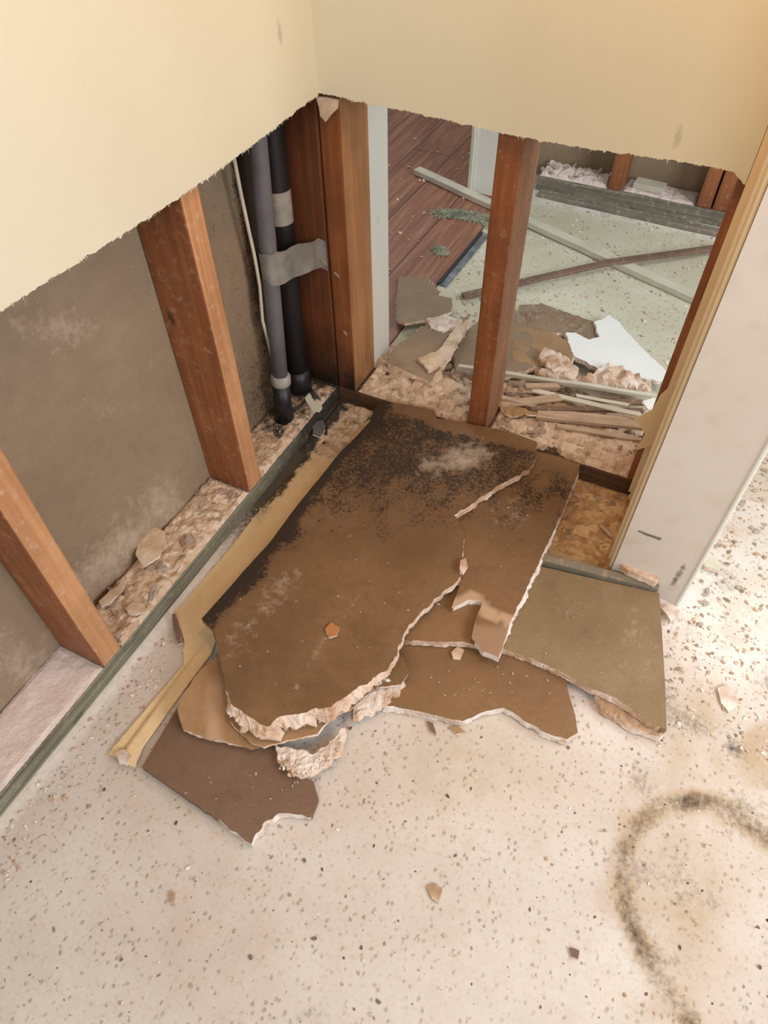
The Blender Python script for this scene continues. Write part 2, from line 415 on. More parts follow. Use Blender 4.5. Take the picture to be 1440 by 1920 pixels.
# ------------------------------------------------------------------ floor
def blob(p, cx, cy, rx, ry=None, ang=0.0):
    ry = ry or rx; dx, dy = p[0]-cx, p[1]-cy; c, s = math.cos(ang), math.sin(ang)
    u = (dx*c+dy*s)/rx; v = (-dx*s+dy*c)/ry
    return math.exp(-(u*u+v*v))
ARC = [(1440,1575),(1400,1540),(1340,1500),(1285,1497),(1235,1510),(1195,1545),(1168,1590),(1160,1640),(1170,1690),(1195,1745),(1230,1800),(1270,1870),(1310,1930)]
def build_floor():
    x0, x1, y0, y1, s = -0.30, 1.75, -1.9, 1.32, 0.0085
    nx = int((x1-x0)/s); ny = int((y1-y0)/s); vs = []; fs = []; at = []
    for j in range(ny+1):
        for i in range(nx+1):
            x = x0+(x1-x0)*i/nx; y = y0+(y1-y0)*j/ny
            r = g = b = 0.0
            q = proj((x, y, 0))
            w = 14*fbm(x*9, y*9, 1.0)
            p = (q[0]+w, q[1]+14*fbm(x*9, y*9, 5.0))
            if y < 0.02:
                # black rot by the corner between plate and batten
                if x < 0.12 and y > -0.55:
                    r = max(r, sstep(-0.52, -0.22, y)*sstep(0.060, 0.02, x+0.012*fbm(x*30, y*30)))
                # dust along plate
                g = max(g, sstep(0.022, 0.0, abs(x+0.004))*sstep(-0.35, -0.5, y)*0.9)
                # ring mark
                d = polyd(p, ARC)
                if d < 40:
                    k = clamp(0.5+0.9*fbm(x*25, y*25, 7)); r = max(r, sstep(27, 4, d)*(0.30+0.36*k*k))
                    b = max(b, sstep(34, 16, d)*0.80*(0.6+0.4*k))
                b = max(b, 0.55*blob(p, 1300, 1330, 75, 50), 0.30*blob(p, 1290, 1640, 110, 130), 0.36*blob(p, 880, 1450, 220, 90), 0.62*sstep(72, 55, math.hypot(p[0]-1435, (p[1]-1418)*0.95)), 0.3*blob(p, 1350, 1300, 20, 25))
                r = max(r, 0.7*blob(p, 1372, 1398, 26, 11, 0.8), 0.42*blob(p, 1290, 1345, 50, 22, 0.5), 0.4*blob(p, 1200, 1560, 30, 16, -0.8), 0.35*blob(p, 1420, 1550, 50, 24, 0.6), 0.3*blob(p, 580, 1900, 40, 18))
                g = max(g, 0.9*blob(p, 1380, 1200, 130, 130), 0.35*blob(p, 1420, 1480, 50, 40), 0.35*blob(p, 1000, 1850, 300, 100))
                if x > 0.47 and x < 0.66 and y > -0.19: b = max(b, 0.9)
                if x > 0.73: r = max(r, 0.30*clamp(0.3+fbm(x*14, y*14, 3))); b = max(b, 0.5*clamp(fbm(x*10, y*10, 8)+0.25))
            elif y > 0.1:
                b = max(b, sstep(0.45, 0.2, y)*0.55*clamp(0.7+fbm(x*12, y*12)), 0.25*clamp(fbm(x*6, y*6)))
                if x > 0.7: r = max(r, 0.30*clamp(0.4+fbm(x*14, y*14, 3))); b = max(b, 0.4)
                r = max(r, 0.35*sstep(0.95, 1.08, y)*clamp(0.4+fbm(x*30, y*30)))
                g = max(g, sstep(1.0, 1.06, y)*0.6)
            vs.append((x, y, 0.0)); at.append((r, g*(1-clamp(b*1.2)), b))
    for j in range(ny):
        for i in range(nx):
            a = j*(nx+1)+i; fs.append([a, a+1, a+nx+2, a+nx+1])
    o = mesh_obj('floor', vs, fs, [FLOOR, FLOOR_FAR], attr=at, origin=(0, 0, 0), mi=[1 if (vs[f[0]][1] > 0.05 and vs[f[0]][0] < 0.7) else 0 for f in fs]); struct(o, 'dusty speckled concrete slab floor')
build_floor()
# hallway floor of wood laminate beyond the doorway on the far left
o = mesh_obj('floor_hallway', [(-1.6, 0.1, 0.004), (0.0, 0.1, 0.004), (0.0, 2.6, 0.004), (-1.6, 2.6, 0.004),
                               (-1.6, 0.1, 0.0005), (0.0, 0.1, 0.0005), (0.0, 2.6, 0.0005), (-1.6, 2.6, 0.0005)],
             [[0, 1, 2, 3], [4, 7, 6, 5], [0, 4, 5, 1], [1, 5, 6, 2], [2, 6, 7, 3], [3, 7, 4, 0]], HALL, origin=(0, 0, 0))
struct(o, 'brown wood laminate floor of the hallway')

# ------------------------------------------------------------------ drywall with ragged cut
def ragged_wall(name, axis, lo, hi, zc, mat, label, seed, front, back, ztop=TOP, curve=None):
    """sheet of drywall whose lower edge is a torn cut; axis = the axis it runs along"""
    n = int((hi-lo)/0.0028); vs = []; fs = []; rnd = random.Random(seed)
    def P(s, d, z): return (s, d, z) if axis == 'x' else (d, s, z)
    rows = []
    for i in range(n+1):
        s = lo+(hi-lo)*i/n
        j = 0.0020*fbm(s*60, seed)+0.0008*rnd.uniform(-1, 1)
        if rnd.random() < 0.02: j -= rnd.uniform(0.001, 0.004)
        z = zc+j+(curve(s) if curve else 0)
        rows.append(len(vs))
        vs += [P(s, front, ztop), P(s, front, z+0.02), P(s, front, z), P(s, front+(back-front)*0.35, z+0.002+0.002*rnd.random()), P(s, back, z+0.001+0.004*rnd.random()), P(s, back, ztop)]
    for i in range(n):
        a, b = rows[i], rows[i+1]
        for k in range(5): fs.append([a+k, b+k, b+k+1, a+k+1])
        fs.append([a+5, b+5, b, a])
    fs.append([rows[0]+k for k in range(6)]); fs.append([rows[-1]+k for k in range(6)][::-1])
    mi = []
    for i in range(n): mi += [0, 0, 1, 1, 1, 1]
    mi += [1, 1]
    o = mesh_obj(name, vs, fs, [mat, CREAM], origin=P((lo+hi)/2, front, zc), mi=mi)
    struct(o, label)
    # frayed paper fibres hanging from the cut
    fv = []; ff = []
    m = int((hi-lo)/0.004)
    for i in range(m):
        s = lo+(hi-lo)*rnd.random(); L = rnd.uniform(0.0008, 0.003)*(3.0 if rnd.random() < 0.07 else 1)
        w = rnd.uniform(0.0003, 0.0007); sl = rnd.uniform(-0.8, 0.8)*L; off = (front-back)*rnd.uniform(0.0, 0.25)
        z = zc+(curve(s) if curve else 0)+0.001; a = len(fv)
        fv += [P(s-w, front+off*0.02, z+0.002), P(s+w, front+off*0.02, z+0.002), P(s+sl, front+off, z-L), P(s, front-(front-back)*0.12, z+0.001)]
        ff += [[a, a+1, a+2], [a, a+2, a+3], [a+1, a+3, a+2]]
    f = mesh_obj('frayed_paper', fv, ff, mat, parent=o); f['kind'] = 'stuff'
    return o
WL = ragged_wall('wall_left', 'y', -2.0, 0.0, H, PAINT, 'cream painted wall left of the corner, cut off above the studs', 3, 0.0, -T,
                 curve=lambda s: 0.006*math.sin(s*7+0.4)*sstep(0, -0.05, s))
WB = ragged_wall('wall_back', 'x', -0.0, XR, H-0.002, PAINT, 'cream painted wall right of the corner with ragged cut edge', 8, 0.0, T,
                 curve=lambda s: -0.012*sstep(XR-0.02, XR, s)+0.003*math.sin(s*14)+0.006*sstep(0.10, 0.0, s))
# far face of the back wall
o = box('wall_back_far_side', 0.02, 0.60, 0.1017, 0.1144, 0.66, TOP, PAINT_W, bev=0.001); struct(o)

# the left cavity is closed by the backing paper of the next room's drywall
def wall_panel():
    vs = []; fs = []; at = []; s = 0.008
    y0, y1, z0, z1 = -1.3, 0.0127, 0.0, 0.9
    ny = int((y1-y0)/s); nzz = int((z1-z0)/s)
    for j in range(nzz+1):
        for i in range(ny+1):
            y = y0+(y1-y0)*i/ny; z = z0+(z1-z0)*j/nzz
            q = proj((-0.1017, y, z)); w = 18*fbm(y*12, z*12)
            p = (q[0]+w, q[1]+w)
            g = 0.35*clamp(fbm(y*16, z*10, 4)+0.1)
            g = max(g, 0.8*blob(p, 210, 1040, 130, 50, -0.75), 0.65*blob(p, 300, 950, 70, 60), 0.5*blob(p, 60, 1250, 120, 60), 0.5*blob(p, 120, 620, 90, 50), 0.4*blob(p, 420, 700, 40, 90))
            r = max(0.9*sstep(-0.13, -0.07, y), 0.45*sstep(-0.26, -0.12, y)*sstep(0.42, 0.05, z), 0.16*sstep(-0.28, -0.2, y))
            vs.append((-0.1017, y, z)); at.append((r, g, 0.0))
    for j in range(nzz):
        for i in range(ny):
            a = j*(ny+1)+i; fs.append([a, a+ny+1, a+ny+2, a+1][::-1])
    n = len(vs)
    vs += [(-0.1144, y0, z0), (-0.1144, y1, z0), (-0.1144, y1, z1), (-0.1144, y0, z1)]
    at += [(0, 0, 0)]*4
    c = [0, ny, len(vs)-4-1, nzz*(ny+1)]
    fs += [[n, n+1, n+2, n+3], [c[0], c[1], n+1, n], [c[1], c[2], n+2, n+1], [c[2], c[3], n+3, n+2], [c[3], c[0], n, n+3]]
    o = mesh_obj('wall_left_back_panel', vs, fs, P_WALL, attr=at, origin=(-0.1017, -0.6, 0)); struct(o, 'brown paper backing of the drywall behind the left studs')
wall_panel()
o = box('wall_left_upper_panel', -0.1144, -0.1017, -2.0, T, 0.9, TOP, P_WALL, bev=0); struct(o)

# short wall on the right ending in a painted jamb
o = box('trim_5', 0.6025, 0.6135, 0.0, T-0.0005, 0.022, TOP, PAINT_T, bev=0.001); struct(o, 'remaining strip of tan painted drywall on the right end of the opening')
o = box('wall_right', XR+0.012, 0.728, -0.176, 0.1144, 0.0, TOP, PAINT_T, bev=0.001); struct(o, 'end of the short wall beside the doorway')
RW = o
def jamb():
    x0, x1, y0, y1 = 0.6205, 0.7335, -0.192, -0.176; vs = []; fs = []; at = []; st = 0.004
    nx = int((x1-x0)/st); nzz = int(0.8/st)
    for j in range(nzz+1):
        for i in range(nx+1):
            x = x0+(x1-x0)*i/nx; z = 0.8*j/nzz; vs.append((x, y0, z)); p = proj((x, y0, z))
            r = max(0.8*sstep(4, 1.5, polyd(p, [(1198,996),(1213,1002),(1239,1011)])), 0.55*sstep(9, 3, polyd(p, [(1282,1062),(1272,1080),(1262,1094)])), 0.3*sstep(6, 2, polyd(p, [(1262,1040),(1264,1066)])), 0.5*blob(p, 1234, 1031, 4), 0.4*blob(p, 1303, 1043, 5))
            b = max(0.8*blob(p, 1260, 1100, 9), 0.35*blob(p, 1180, 1010, 40, 20), 0.3*clamp(fbm(x*30, z*30)))
            at.append((r, 0.0, b))
    for j in range(nzz):
        for i in range(nx): a = j*(nx+1)+i; fs.append([a, a+1, a+nx+2, a+nx+1])
    n = len(vs); at += [(0, 0, 0)]*6
    vs += [(x0, y1, 0), (x1, y1, 0), (x0, y0, TOP), (x1, y0, TOP), (x0, y1, TOP), (x1, y1, TOP)]
    tl, tr = nzz*(nx+1), nzz*(nx+1)+nx
    fs += [[i for i in range(tl, tr+1)]+[n+3, n+2]]
    fs += [[n]+[n+4, n+2]+[k*(nx+1) for k in range(nzz, -1, -1)], [k*(nx+1)+nx for k in range(nzz+1)]+[n+3, n+5, n+1], [n+1, n+5, n+4, n], [n+2, n+3, n+5, n+4], [n, n+1]+[i for i in range(nx, -1, -1)]]
    o = mesh_obj('trim_1', vs, fs, JAMBP, attr=at, origin=(0.677, -0.184, 0)); struct(o, 'flat painted jamb board on the end of the short wall')
t = NT('scuffed_jamb_paint', 0.6)
c = t.ramp(t.noise(3.5, 3, 0.5), [(0.3, (0.68, 0.62, 0.55)), (0.7, (0.73, 0.67, 0.61))])
ar = t.attr()
c = t.mix(t.math('MULTIPLY', ar[2], t.ramp(t.noise(60, 4, 0.6), [(0.35, 0.3), (0.6, 1.0)])), c, (0.50, 0.38, 0.27))
c = t.mix(t.ramp(t.math('ADD', ar[0], t.math('MULTIPLY', t.math('SUBTRACT', t.noise(180, 4, 0.7), 0.5), 0.8)), [(0.3, 0.0), (0.6, 0.85)]), c, (0.10, 0.075, 0.06))
JAMBP = t.out(c)
jamb()
o = box('trim_2', 0.6095, 0.6165, -0.168, -0.145, 0.022, TOP, PAINT_T, bev=0.003); struct(o, 'narrow raised bead beside the jamb')
o = box('trim_3', 0.6145, 0.6205, -0.185, -0.168, 0.022, TOP, PAINT_T, bev=0.003); struct(o, 'rounded corner bead beside the jamb')
o = box('trim_4', 0.7335, 0.740, -0.194, -0.15, 0.0, TOP, PAINT_W, bev=0.002); struct(o, 'thin edge strip of the jamb, painted white as its sunlit rim')  # white colour paints in the sunlit rim of the casing edge

# ------------------------------------------------------------------ framing
LIT_RESIDUE = wood('lit_stud_face_with_residue', (0.42, 0.185, 0.075), (0.66, 0.36, 0.18), 'z', 0.65, dust=0.6)  # light on the right-hand faces painted into the wood colour, plus drywall residue
LIT_SIDE = wood('lit_yellowish_stud_face', (0.33, 0.145, 0.055), (0.54, 0.275, 0.125), 'z', 0.6, rot=0.5)  # corner stud's lit right face put into the wood colour
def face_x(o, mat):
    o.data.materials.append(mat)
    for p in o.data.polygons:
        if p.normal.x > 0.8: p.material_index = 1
def stud(name_, x0, x1, y0, y1, z0, z1, mat, label, group=None, seed=1, wob=0.0015, fx=None):
    o = box('wall_stud', x0, x1, y0, y1, z0, z1, mat, bev=0.0035, cuts=16, wob=wob, seed=seed,
            origin=((x0+x1)/2, (y0+y1)/2, z0))
    if fx: face_x(o, fx)
    return tag(o, label, 'stud')
stud('a', -T-0.089, -T, YA, YA+0.038, PLT, TOP, RED, 'orange-brown wooden stud nearest the camera at the left edge', seed=2, fx=LIT_RESIDUE)
stud('b', -T-0.089, -T, YB, YB+0.038, PLT, TOP, RED, 'orange-brown wooden stud standing mid-way along the left wall opening', seed=5, fx=LIT_RESIDUE)
stud('e', -0.1017, -T-0.0006, T, T+0.038, PLT, TOP, REDOLD, 'dark moldy wooden stud right behind the grey pipe, tape stuck to it', seed=7, wob=0.0008)
stud('d', -T+0.0012, 0.0285, T, T+0.089, PLT, TOP, REDROT, 'wooden corner stud with a bright right face, next to the pale post', seed=9, wob=0.0008, fx=LIT_SIDE)
def lean_stud():
    a = ony(884, 790, T); vs, fs = bevel_box_data(0, 0.038, 0, 0.089, 0, TOP-PLT, 0.003, cuts=18, wob=0.001, seed=4)
    vs = [Vector((v.x+0.276+0.004*0, v.y+T, v.z+PLT)) for v in vs]
    o = mesh_obj('wall_stud', vs, fs, RED, origin=(0.295, T+0.0445, PLT)); face_x(o, wood('lit_dusty_stud_side', (0.30, 0.14, 0.075), (0.47, 0.26, 0.15), 'z', 0.65, dust=0.4))  # right side coloured lighter as the lit side, with some dust
    tag(o, 'free-standing reddish wooden stud in the middle of the opening', 'stud')
lean_stud()
xs = 0.5915
stud('f', xs, XR+0.0115, T+0.0005, T+0.089, PLT, TOP, RED, 'dark red stud squeezed against the short wall on the right', seed=11, wob=0.0005)

# sole plates
o = box('sole_plate', -T-0.089, -T-0.0004, -2.0, T+0.089, 0, PLT, GREYWOOD, bev=0.002, cuts=40, wob=0.0012); tag(o, 'dark green-grey weathered sole plate along the left wall', 'sole plate')
o = box('sole_plate', -0.0122, XR+0.0095, T, T+0.089, 0, PLT, DARKPLATE, bev=0.002, cuts=12, wob=0.001); tag(o, 'dark brown sole plate under the opening right of the corner', 'sole plate')

# the black gap and bits between plate end and corner
# ------------------------------------------------------------------ pipes, tape, cable
g0 = onx(483, 262, -0.050); g1 = onx(527, 718, -0.058)
gd = (g0-g1).normalized()
t = thing('grey_pipe', g1, 'slim grey pipe in the wall corner, in front of the black pipe', 'pipe')
tube('pipe_wall', [g1+gd*k for k in (0, 0.12, 0.25, 0.38, 0.55, 0.9, 1.4)], 0.0142, PIPE_G, t)
tube('collar', [g1+gd*k for k in (-0.004, 0.0, 0.016, 0.02)], [0.015, 0.019, 0.019, 0.0155], LABELM, t)
tube('fitting', [g1+gd*k for k in (-0.088, -0.05, -0.004)], [0.020, 0.017, 0.017], PIPE_B, t)
b0 = onx(513, 250, -0.078); b1 = onx(563, 740, -0.078); b1.y = min(b1.y, -0.020); b0.y = min(b0.y, -0.021)
bd = (b0-b1).normalized()
b1 = b1+bd*((0.040-b1.z)/bd.z)
t = thing('black_pipe', b1, 'thick black pipe with a worn pale label behind the grey pipe', 'pipe')
tube('pipe_wall', [b1+bd*k for k in (0, 0.2, 0.5, 1.0, 1.6)], 0.0215, PIPE_B, t)
l0 = onx(513, 425, -0.078); k0 = (l0.z-b1.z)/bd.z
tube('printed_label', [b1+bd*(k0+k) for k in (0.0, 0.02, 0.055)], 0.0221, LABELM, t, caps=False)
tube('elbow', [b1+Vector((0, 0, 0.0)), b1+bd*0.03, b1+bd*0.055], [0.026, 0.026, 0.0235], PIPE_B, t)
# cable
cp = [onx(437, 288, -0.07), onx(452, 365, -0.072), onx(466, 430, -0.072), onx(478, 484, -0.072), onx(487, 535, -0.072), onx(492, 600, -0.072), onx(508, 660, -0.075), onx(520, 708, -0.078)]
cp = [cp[0]+Vector((0, 0, 0.4)), cp[0]+Vector((0, 0, 0.2))]+cp
o = tube('electrical_cable', cp, 0.0030, CABLE, seg=10); tag(o, 'thin white electrical cable hanging left of the grey pipe', 'cable')
# duct tape from the pipe to the stud
def tape():
    vs = []; fs = []; n = 26
    kt = (onx(490, 512, -0.053).z-g1.z)/gd.z
    c = g1+gd*kt
    # wrap around the pipe front, then stretch to the stud face
    path = []
    for k in range(9):
        a = math.radians(200-k*22); path.append((Vector((c.x, c.y, 0))+Vector((-math.cos(a+math.pi/2)*0.0, 0, 0)), a))
    pts = []
    for k in range(12):
        a = math.radians(215-k*13)   # angle measured in the xy plane around the pipe
        pts.append(Vector((c.x+0.0152*math.cos(math.radians(-160+k*14)), c.y+0.0152*math.sin(math.radians(-160+k*14)), 0)))
    e0 = Vector((-0.030, T-0.0015, 0)); e1 = Vector((-0.0145, T-0.0008, 0))
    s = pts[-1]
    for k in range(1, 9): pts.append(s.lerp(e0, k/9)+Vector((0.003*math.sin(k*1.1), -0.002*math.sin(k*1.7), 0)))
    pts += [e0, e1]
    N = len(pts); zc0 = c.z-0.002; rise = -0.034
    m = 7
    for i, p in enumerate(pts):
        f = i/(N-1); f2 = clamp((i-11)/(N-12))
        zc = zc0+rise*f2; hw = 0.0290+0.0015*math.sin(i*1.3)-0.002*f2
        for j in range(m+1):
            v = -1+2*j/m
            wr = 0.0034*nz(i*0.9+j*0.7, j*1.1-i*0.5, 3)*(1 if 11 < i < N-2 else 0.15)
            vs.append((p.x+wr, p.y-abs(wr)*0.8, zc+v*hw+gd.y*0))
    for i in range(N-1):
        for j in range(m): a = i*(m+1)+j; fs.append([a, a+m+1, a+m+2, a+1])
    n0 = len(vs)
    for v in list(vs): vs.append((v[0]-0.0003, v[1]+0.0004, v[2]))
    fs += [[q+n0 for q in f][::-1] for f in fs]
    o = mesh_obj('duct_tape', vs, fs, TAPE, smooth=True); tag(o, 'wrinkled silver duct tape strap from grey pipe to corner stud', 'tape')
tape()

# ------------------------------------------------------------------ flakes and rubble
PROTO = {}
def flake_mesh(seed, kind):
    key = (seed, kind.name)
    if key in PROTO: return PROTO[key]
    rnd = random.Random(seed*13+1); n = rnd.randint(5, 8)
    ring = []
    for k in range(n):
        a = 2*math.pi*(k+rnd.uniform(-0.3, 0.3))/n; r = rnd.uniform(0.6, 1.05)
        ring.append((r*math.cos(a)*1.25, r*math.sin(a)*0.8))
    th = rnd.uniform(0.12, 0.32); vs = [(0, 0, th*1.1)]
    for x, y in ring: vs.append((x*0.9, y*0.9, th*(1+0.3*rnd.uniform(-1, 1))))
    for x, y in ring: vs.append((x*1.03, y*1.03, th*0.35))
    for x, y in ring: vs.append((x*0.85, y*0.85, -0.02))
    fs = []
    for k in range(n):
        k2 = (k+1) % n
        fs.append([0, 1+k, 1+k2])
        fs.append([1+k, 1+n+k, 1+n+k2, 1+k2]); fs.append([1+n+k, 1+2*n+k, 1+2*n+k2, 1+n+k2])
    fs.append([1+2*n+k for k in range(n)][::-1])
    me = bpy.data.meshes.new('flake'); me.from_pydata(vs, [], fs); me.materials.append(kind); me.update()
    PROTO[key] = me; return me
def flake(name, loc, size, mat, label, cat, group, rnd, tilt=0.5, flat=1.0):
    me = flake_mesh(rnd.randint(0, 11), mat)
    o = bpy.data.objects.new(name, me); C.objects.link(o)
    o.location = loc; o.scale = (size, size, size*flat)
    o.rotation_euler = (rnd.uniform(-tilt, tilt), rnd.uniform(-tilt, tilt), rnd.uniform(0, 6.28))
    return tag(o, label, cat, group)
def crumbs(name, region, n, smin, smax, mats, label, seed, zf, cat='crumbs', parent=None):
    """uncountable grit: region() gives a random (x, y)"""
    rnd = random.Random(seed); vs = []; fs = []; mi = []
    for i in range(n):
        x, y = region(rnd); z = zf(x, y); s = smin+(smax-smin)*rnd.random()**2.5
        k = rnd.randint(0, len(mats)-1)
        R = Matrix.Rotation(rnd.uniform(0, 6.28), 3, 'Z') @ Matrix.Rotation(rnd.uniform(-.6, .6), 3, 'X') @ Matrix.Rotation(rnd.uniform(-.6, .6), 3, 'Y')
        h = rnd.uniform(0.25, 0.7); a = len(vs)
        m = rnd.randint(4, 5); el = rnd.uniform(1, 2.0)
        for q in range(m):
            t_ = 2*math.pi*(q+rnd.uniform(-.3, .3))/m
            vs.append(Vector((x, y, z+s*h*0.5))+R @ Vector((s*el*math.cos(t_), s*math.sin(t_), s*h*0.5)))
        for q in range(m):
            t_ = 2*math.pi*(q+0.2)/m
            vs.append(Vector((x, y, z+s*h*0.5))+R @ Vector((s*el*1.05*math.cos(t_), s*1.05*math.sin(t_), -s*h*0.5)))
        fs.append([a+q for q in range(m)]); mi.append(k)
        for q in range(m):
            q2 = (q+1) % m; fs.append([a+q, a+m+q, a+m+q2, a+q2]); mi.append(k)
    o = mesh_obj(name, vs, fs, mats, mi=mi)
    return tag(o, label, cat, kind='stuff')

def bed(name, x0, x1, y0, y1, zb, h, mat, label, seed, mask=None, res=0.0035, rag=0.004, hf=None):
    nx = max(2, int((x1-x0)/res)); ny = max(2, int((y1-y0)/res)); vs = []; fs = []; at = []
    for j in range(ny+1):
        for i in range(nx+1):
            x = x0+(x1-x0)*i/nx; y = y0+(y1-y0)*j/ny
            e = min(x-x0, x1-x, y-y0, y1-y)
            c = noise.cell(Vector((x*90+seed, y*90, 0)))
            hh = h*(0.62+0.5*fbm(x*28, y*28, seed)+(0.22*c if h > 0.005 else 0))*sstep(-0.0005, 0.008, e)
            if hf: hh *= hf(x, y)
            jx = 0.0012*nz(x*400, y*400, seed)
            vs.append((x+jx, y+0.0012*nz(x*400, y*400, seed+9), zb+max(0.0002, hh)))
            at.append(mask(x, y) if mask else (0, 0, 0))
    for j in range(ny):
        for i in range(nx): a = j*(nx+1)+i; fs.append([a, a+1, a+nx+2, a+nx+1])
    o = mesh_obj(name, vs, fs, mat, attr=at); return tag(o, label, 'rubble', kind='stuff')

def mk_left(x, y):
    r = sstep(-0.30, -0.10, y+0.02*fbm(x*40, y*40))*clamp(0.75+0.6*fbm(x*35, y*35, 2)-0.35*sstep(-0.05, -0.02, x)); g = 0.75*sstep(-0.64, -0.72, y)
    return (r, g, 0)
bed('rubble_bed', -0.1007, -T-0.0015, YB+0.040, T-0.008, PLT, 0.010, RUB, 'black-stained grit on the left plate, between the pipe and the corner', 2, mk_left)
bed('rubble_bed', -0.1007, -T-0.0015, YA+0.040, YB-0.001, PLT, 0.010, RUB, 'crumbled gypsum rubble on the plate between the two left studs', 3, mk_left)
bed('rubble_bed', -0.1007, -T-0.0015, -1.25, YA-0.001, PLT, 0.004, RUB, 'pinkish grey dust on the plate at the left edge, nearer than the first stud', 4, mk_left)
bed('rubble_bed', 0.030, 0.273, T+0.002, 0.135, PLT-0.002, 0.011, RUB, 'tan rubble on the back plate between corner stud and middle stud', 5)
bed('rubble_bed', 0.316, XR, T+0.001, 0.135, PLT-0.002, 0.010, RUB, 'tan rubble on the back plate right of the middle stud', 6)
bed('rubble_bed', 0.0, XR, 0.102, 0.25, 0.0, 0.035, RUB, 'rubble heaped on the floor just beyond the back plate', 7, hf=lambda x, y: sstep(0.25, 0.15, y))
bed('wood_chip_bed', 0.46, 0.612, -0.172, T, 0.0, 0.007, RUBT, 'orange-brown wood chip litter in the hollow before the dark plate', 8)
bed('rubble_bed', -0.010, 0.075, -0.16, T-0.001, 0.0, 0.010, RUB, 'speckled litter at the corner end of the pale batten', 9,
    mask=lambda x, y: (clamp(1.0*sstep(0.03, -0.005, x+0.01*fbm(x*40, y*40))+0.6*clamp(0.2+fbm(x*45, y*45, 6))), 0, 0))

WORD = {'cream_flake': 'cream', 'gypsum_core': 'pinkish', 'tan_flake': 'tan', 'white_gypsum': 'white', 'splintered_lath': 'pale splintery', 'grey_backing_paper': 'grey-brown'}
def scatter(cnt, region, zf, smin, smax, mats, label, group, seed, tilt=0.5, name='gypsum_flake', cat='gypsum flake', flat=1.0, where=None):
    rnd = random.Random(seed)
    for i in range(cnt):
        x, y = region(rnd); s = smin+(smax-smin)*rnd.random()**1.6
        m = rnd.choice(mats); f = (s-smin)/(smax-smin); zone = where(x, y) if where else ''
        lab = ('large ' if f > 0.6 else 'small ' if f < 0.2 else '')+WORD.get(m.name, '')+' '+label.strip()+(' '+zone if zone else '')
        flake(name, (x, y, zf(x, y)), s, m, lab, cat, group, rnd, tilt, flat)
def rect(x0, x1, y0, y1): return lambda r: (r.uniform(x0, x1), r.uniform(y0, y1))
scatter(70, rect(0.04, 0.265, T+0.008, 0.14), lambda x, y: PLT+0.004, 0.004, 0.011, [CREAM, CREAM, GYP, TAN], 'flake on the back plate, ', 'flakes left of the middle stud', 21, where=lambda x, y: ('close to the corner stud' if x < 0.11 else 'close to the middle stud' if x > 0.19 else 'midway between corner and middle stud'))
scatter(42, rect(0.325, 0.42, T+0.02, 0.12), lambda x, y: PLT+0.005, 0.005, 0.011, [CREAM, CREAM, GYP], 'curled flake ', 'flakes right of the middle stud', 22, tilt=0.8, where=lambda x, y: ('touching the right foot of the middle stud' if x < 0.36 else 'a little right of the middle stud'))
scatter(40, rect(0.42, 0.59, T+0.006, 0.13), lambda x, y: PLT+0.003, 0.003, 0.009, [CREAM, TAN], 'crumbled flake on the back plate ', 'flakes on the right end of the back plate', 23, where=lambda x, y: ('under the torn paper flap' if x > 0.53 else 'before the splintered laths'))
scatter(46, rect(-0.095, -0.022, YA+0.06, YB-0.02), lambda x, y: PLT+0.005, 0.005, 0.014, [CREAM, GYP, TAN, GYPW], 'flake in the left plate rubble, ', 'flakes between the left studs', 24, where=lambda x, y: ('by the nearest stud' if y < -0.56 else 'by the second stud' if y > -0.43 else 'midway between the two studs')+(' by the panel' if x < -0.06 else ''))
scatter(30, rect(-0.09, -0.02, YB+0.05, -0.03), lambda x, y: PLT+0.005, 0.002, 0.006, [CREAM, GYP, TAN], 'flake on the black-stained plate ', 'flakes beside the pipe', 25, where=lambda x, y: 'right behind the second stud' if y < -0.15 else 'at the pipe foot')
scatter(60, rect(0.48, 0.60, -0.155, 0.0), lambda x, y: 0.004, 0.003, 0.011, [TAN, CREAM, LATH_T], 'chip in the hollow, ', 'chips before the dark plate', 26, where=lambda x, y: ('touching the dark plate' if y > -0.05 else 'next to the greyed board' if y < -0.11 else 'in its middle')+(', by the short wall' if x > 0.55 else ''), name='wood_chip', cat='wood chip', flat=0.5)
scatter(70, rect(0.02, 0.59, 0.14, 0.26), lambda x, y: 0.028*sstep(0.27, 0.15, y)+0.002, 0.005, 0.013, [CREAM, TAN, GYP], 'broken bit beyond the back plate, ', 'bits beyond the back plate', 27, tilt=0.8, where=lambda x, y: 'by the pale post' if x < 0.12 else 'left of the middle stud' if x < 0.27 else 'right of the middle stud' if x < 0.42 else 'by the torn flap')

# grit on the floor and in the next rooms
crumbs('floor_grit', rect(0.0, 1.2, -1.3, -0.2), 2600, 0.0006, 0.0024, [TAN, GYPW, CREAM, LATH_B], 'fine grit and sawdust scattered over the near slab', 31, lambda x, y: 0.0, 'grit')
crumbs('floor_grit', rect(0.742, 1.4, -0.40, 0.6), 7000, 0.0008, 0.0034, [TAN, GYPW, CREAM, GYPW, LATH_T], 'litter of plaster bits on the slab right of the jamb', 32, lambda x, y: 0.0, 'grit')
crumbs('floor_grit', rect(0.0, 0.7, 0.25, 1.05), 1500, 0.0008, 0.004, [TAN, GYPW, CREAM], 'grit over the pale slab of the room beyond', 33, lambda x, y: 0.0, 'grit')
crumbs('floor_grit', rect(-0.6, -0.01, 0.25, 1.3), 160, 0.001, 0.005, [GYPW, CREAM], 'white crumbs on the brown laminate floor', 34, lambda x, y: 0.004, 'grit')
crumbs('floor_grit', rect(0.0, 0.06, -1.0, -0.3), 500, 0.0008, 0.003, [GYPW, GYP], 'white dust and crumbs along the left sole plate', 35, lambda x, y: 0.0, 'grit')

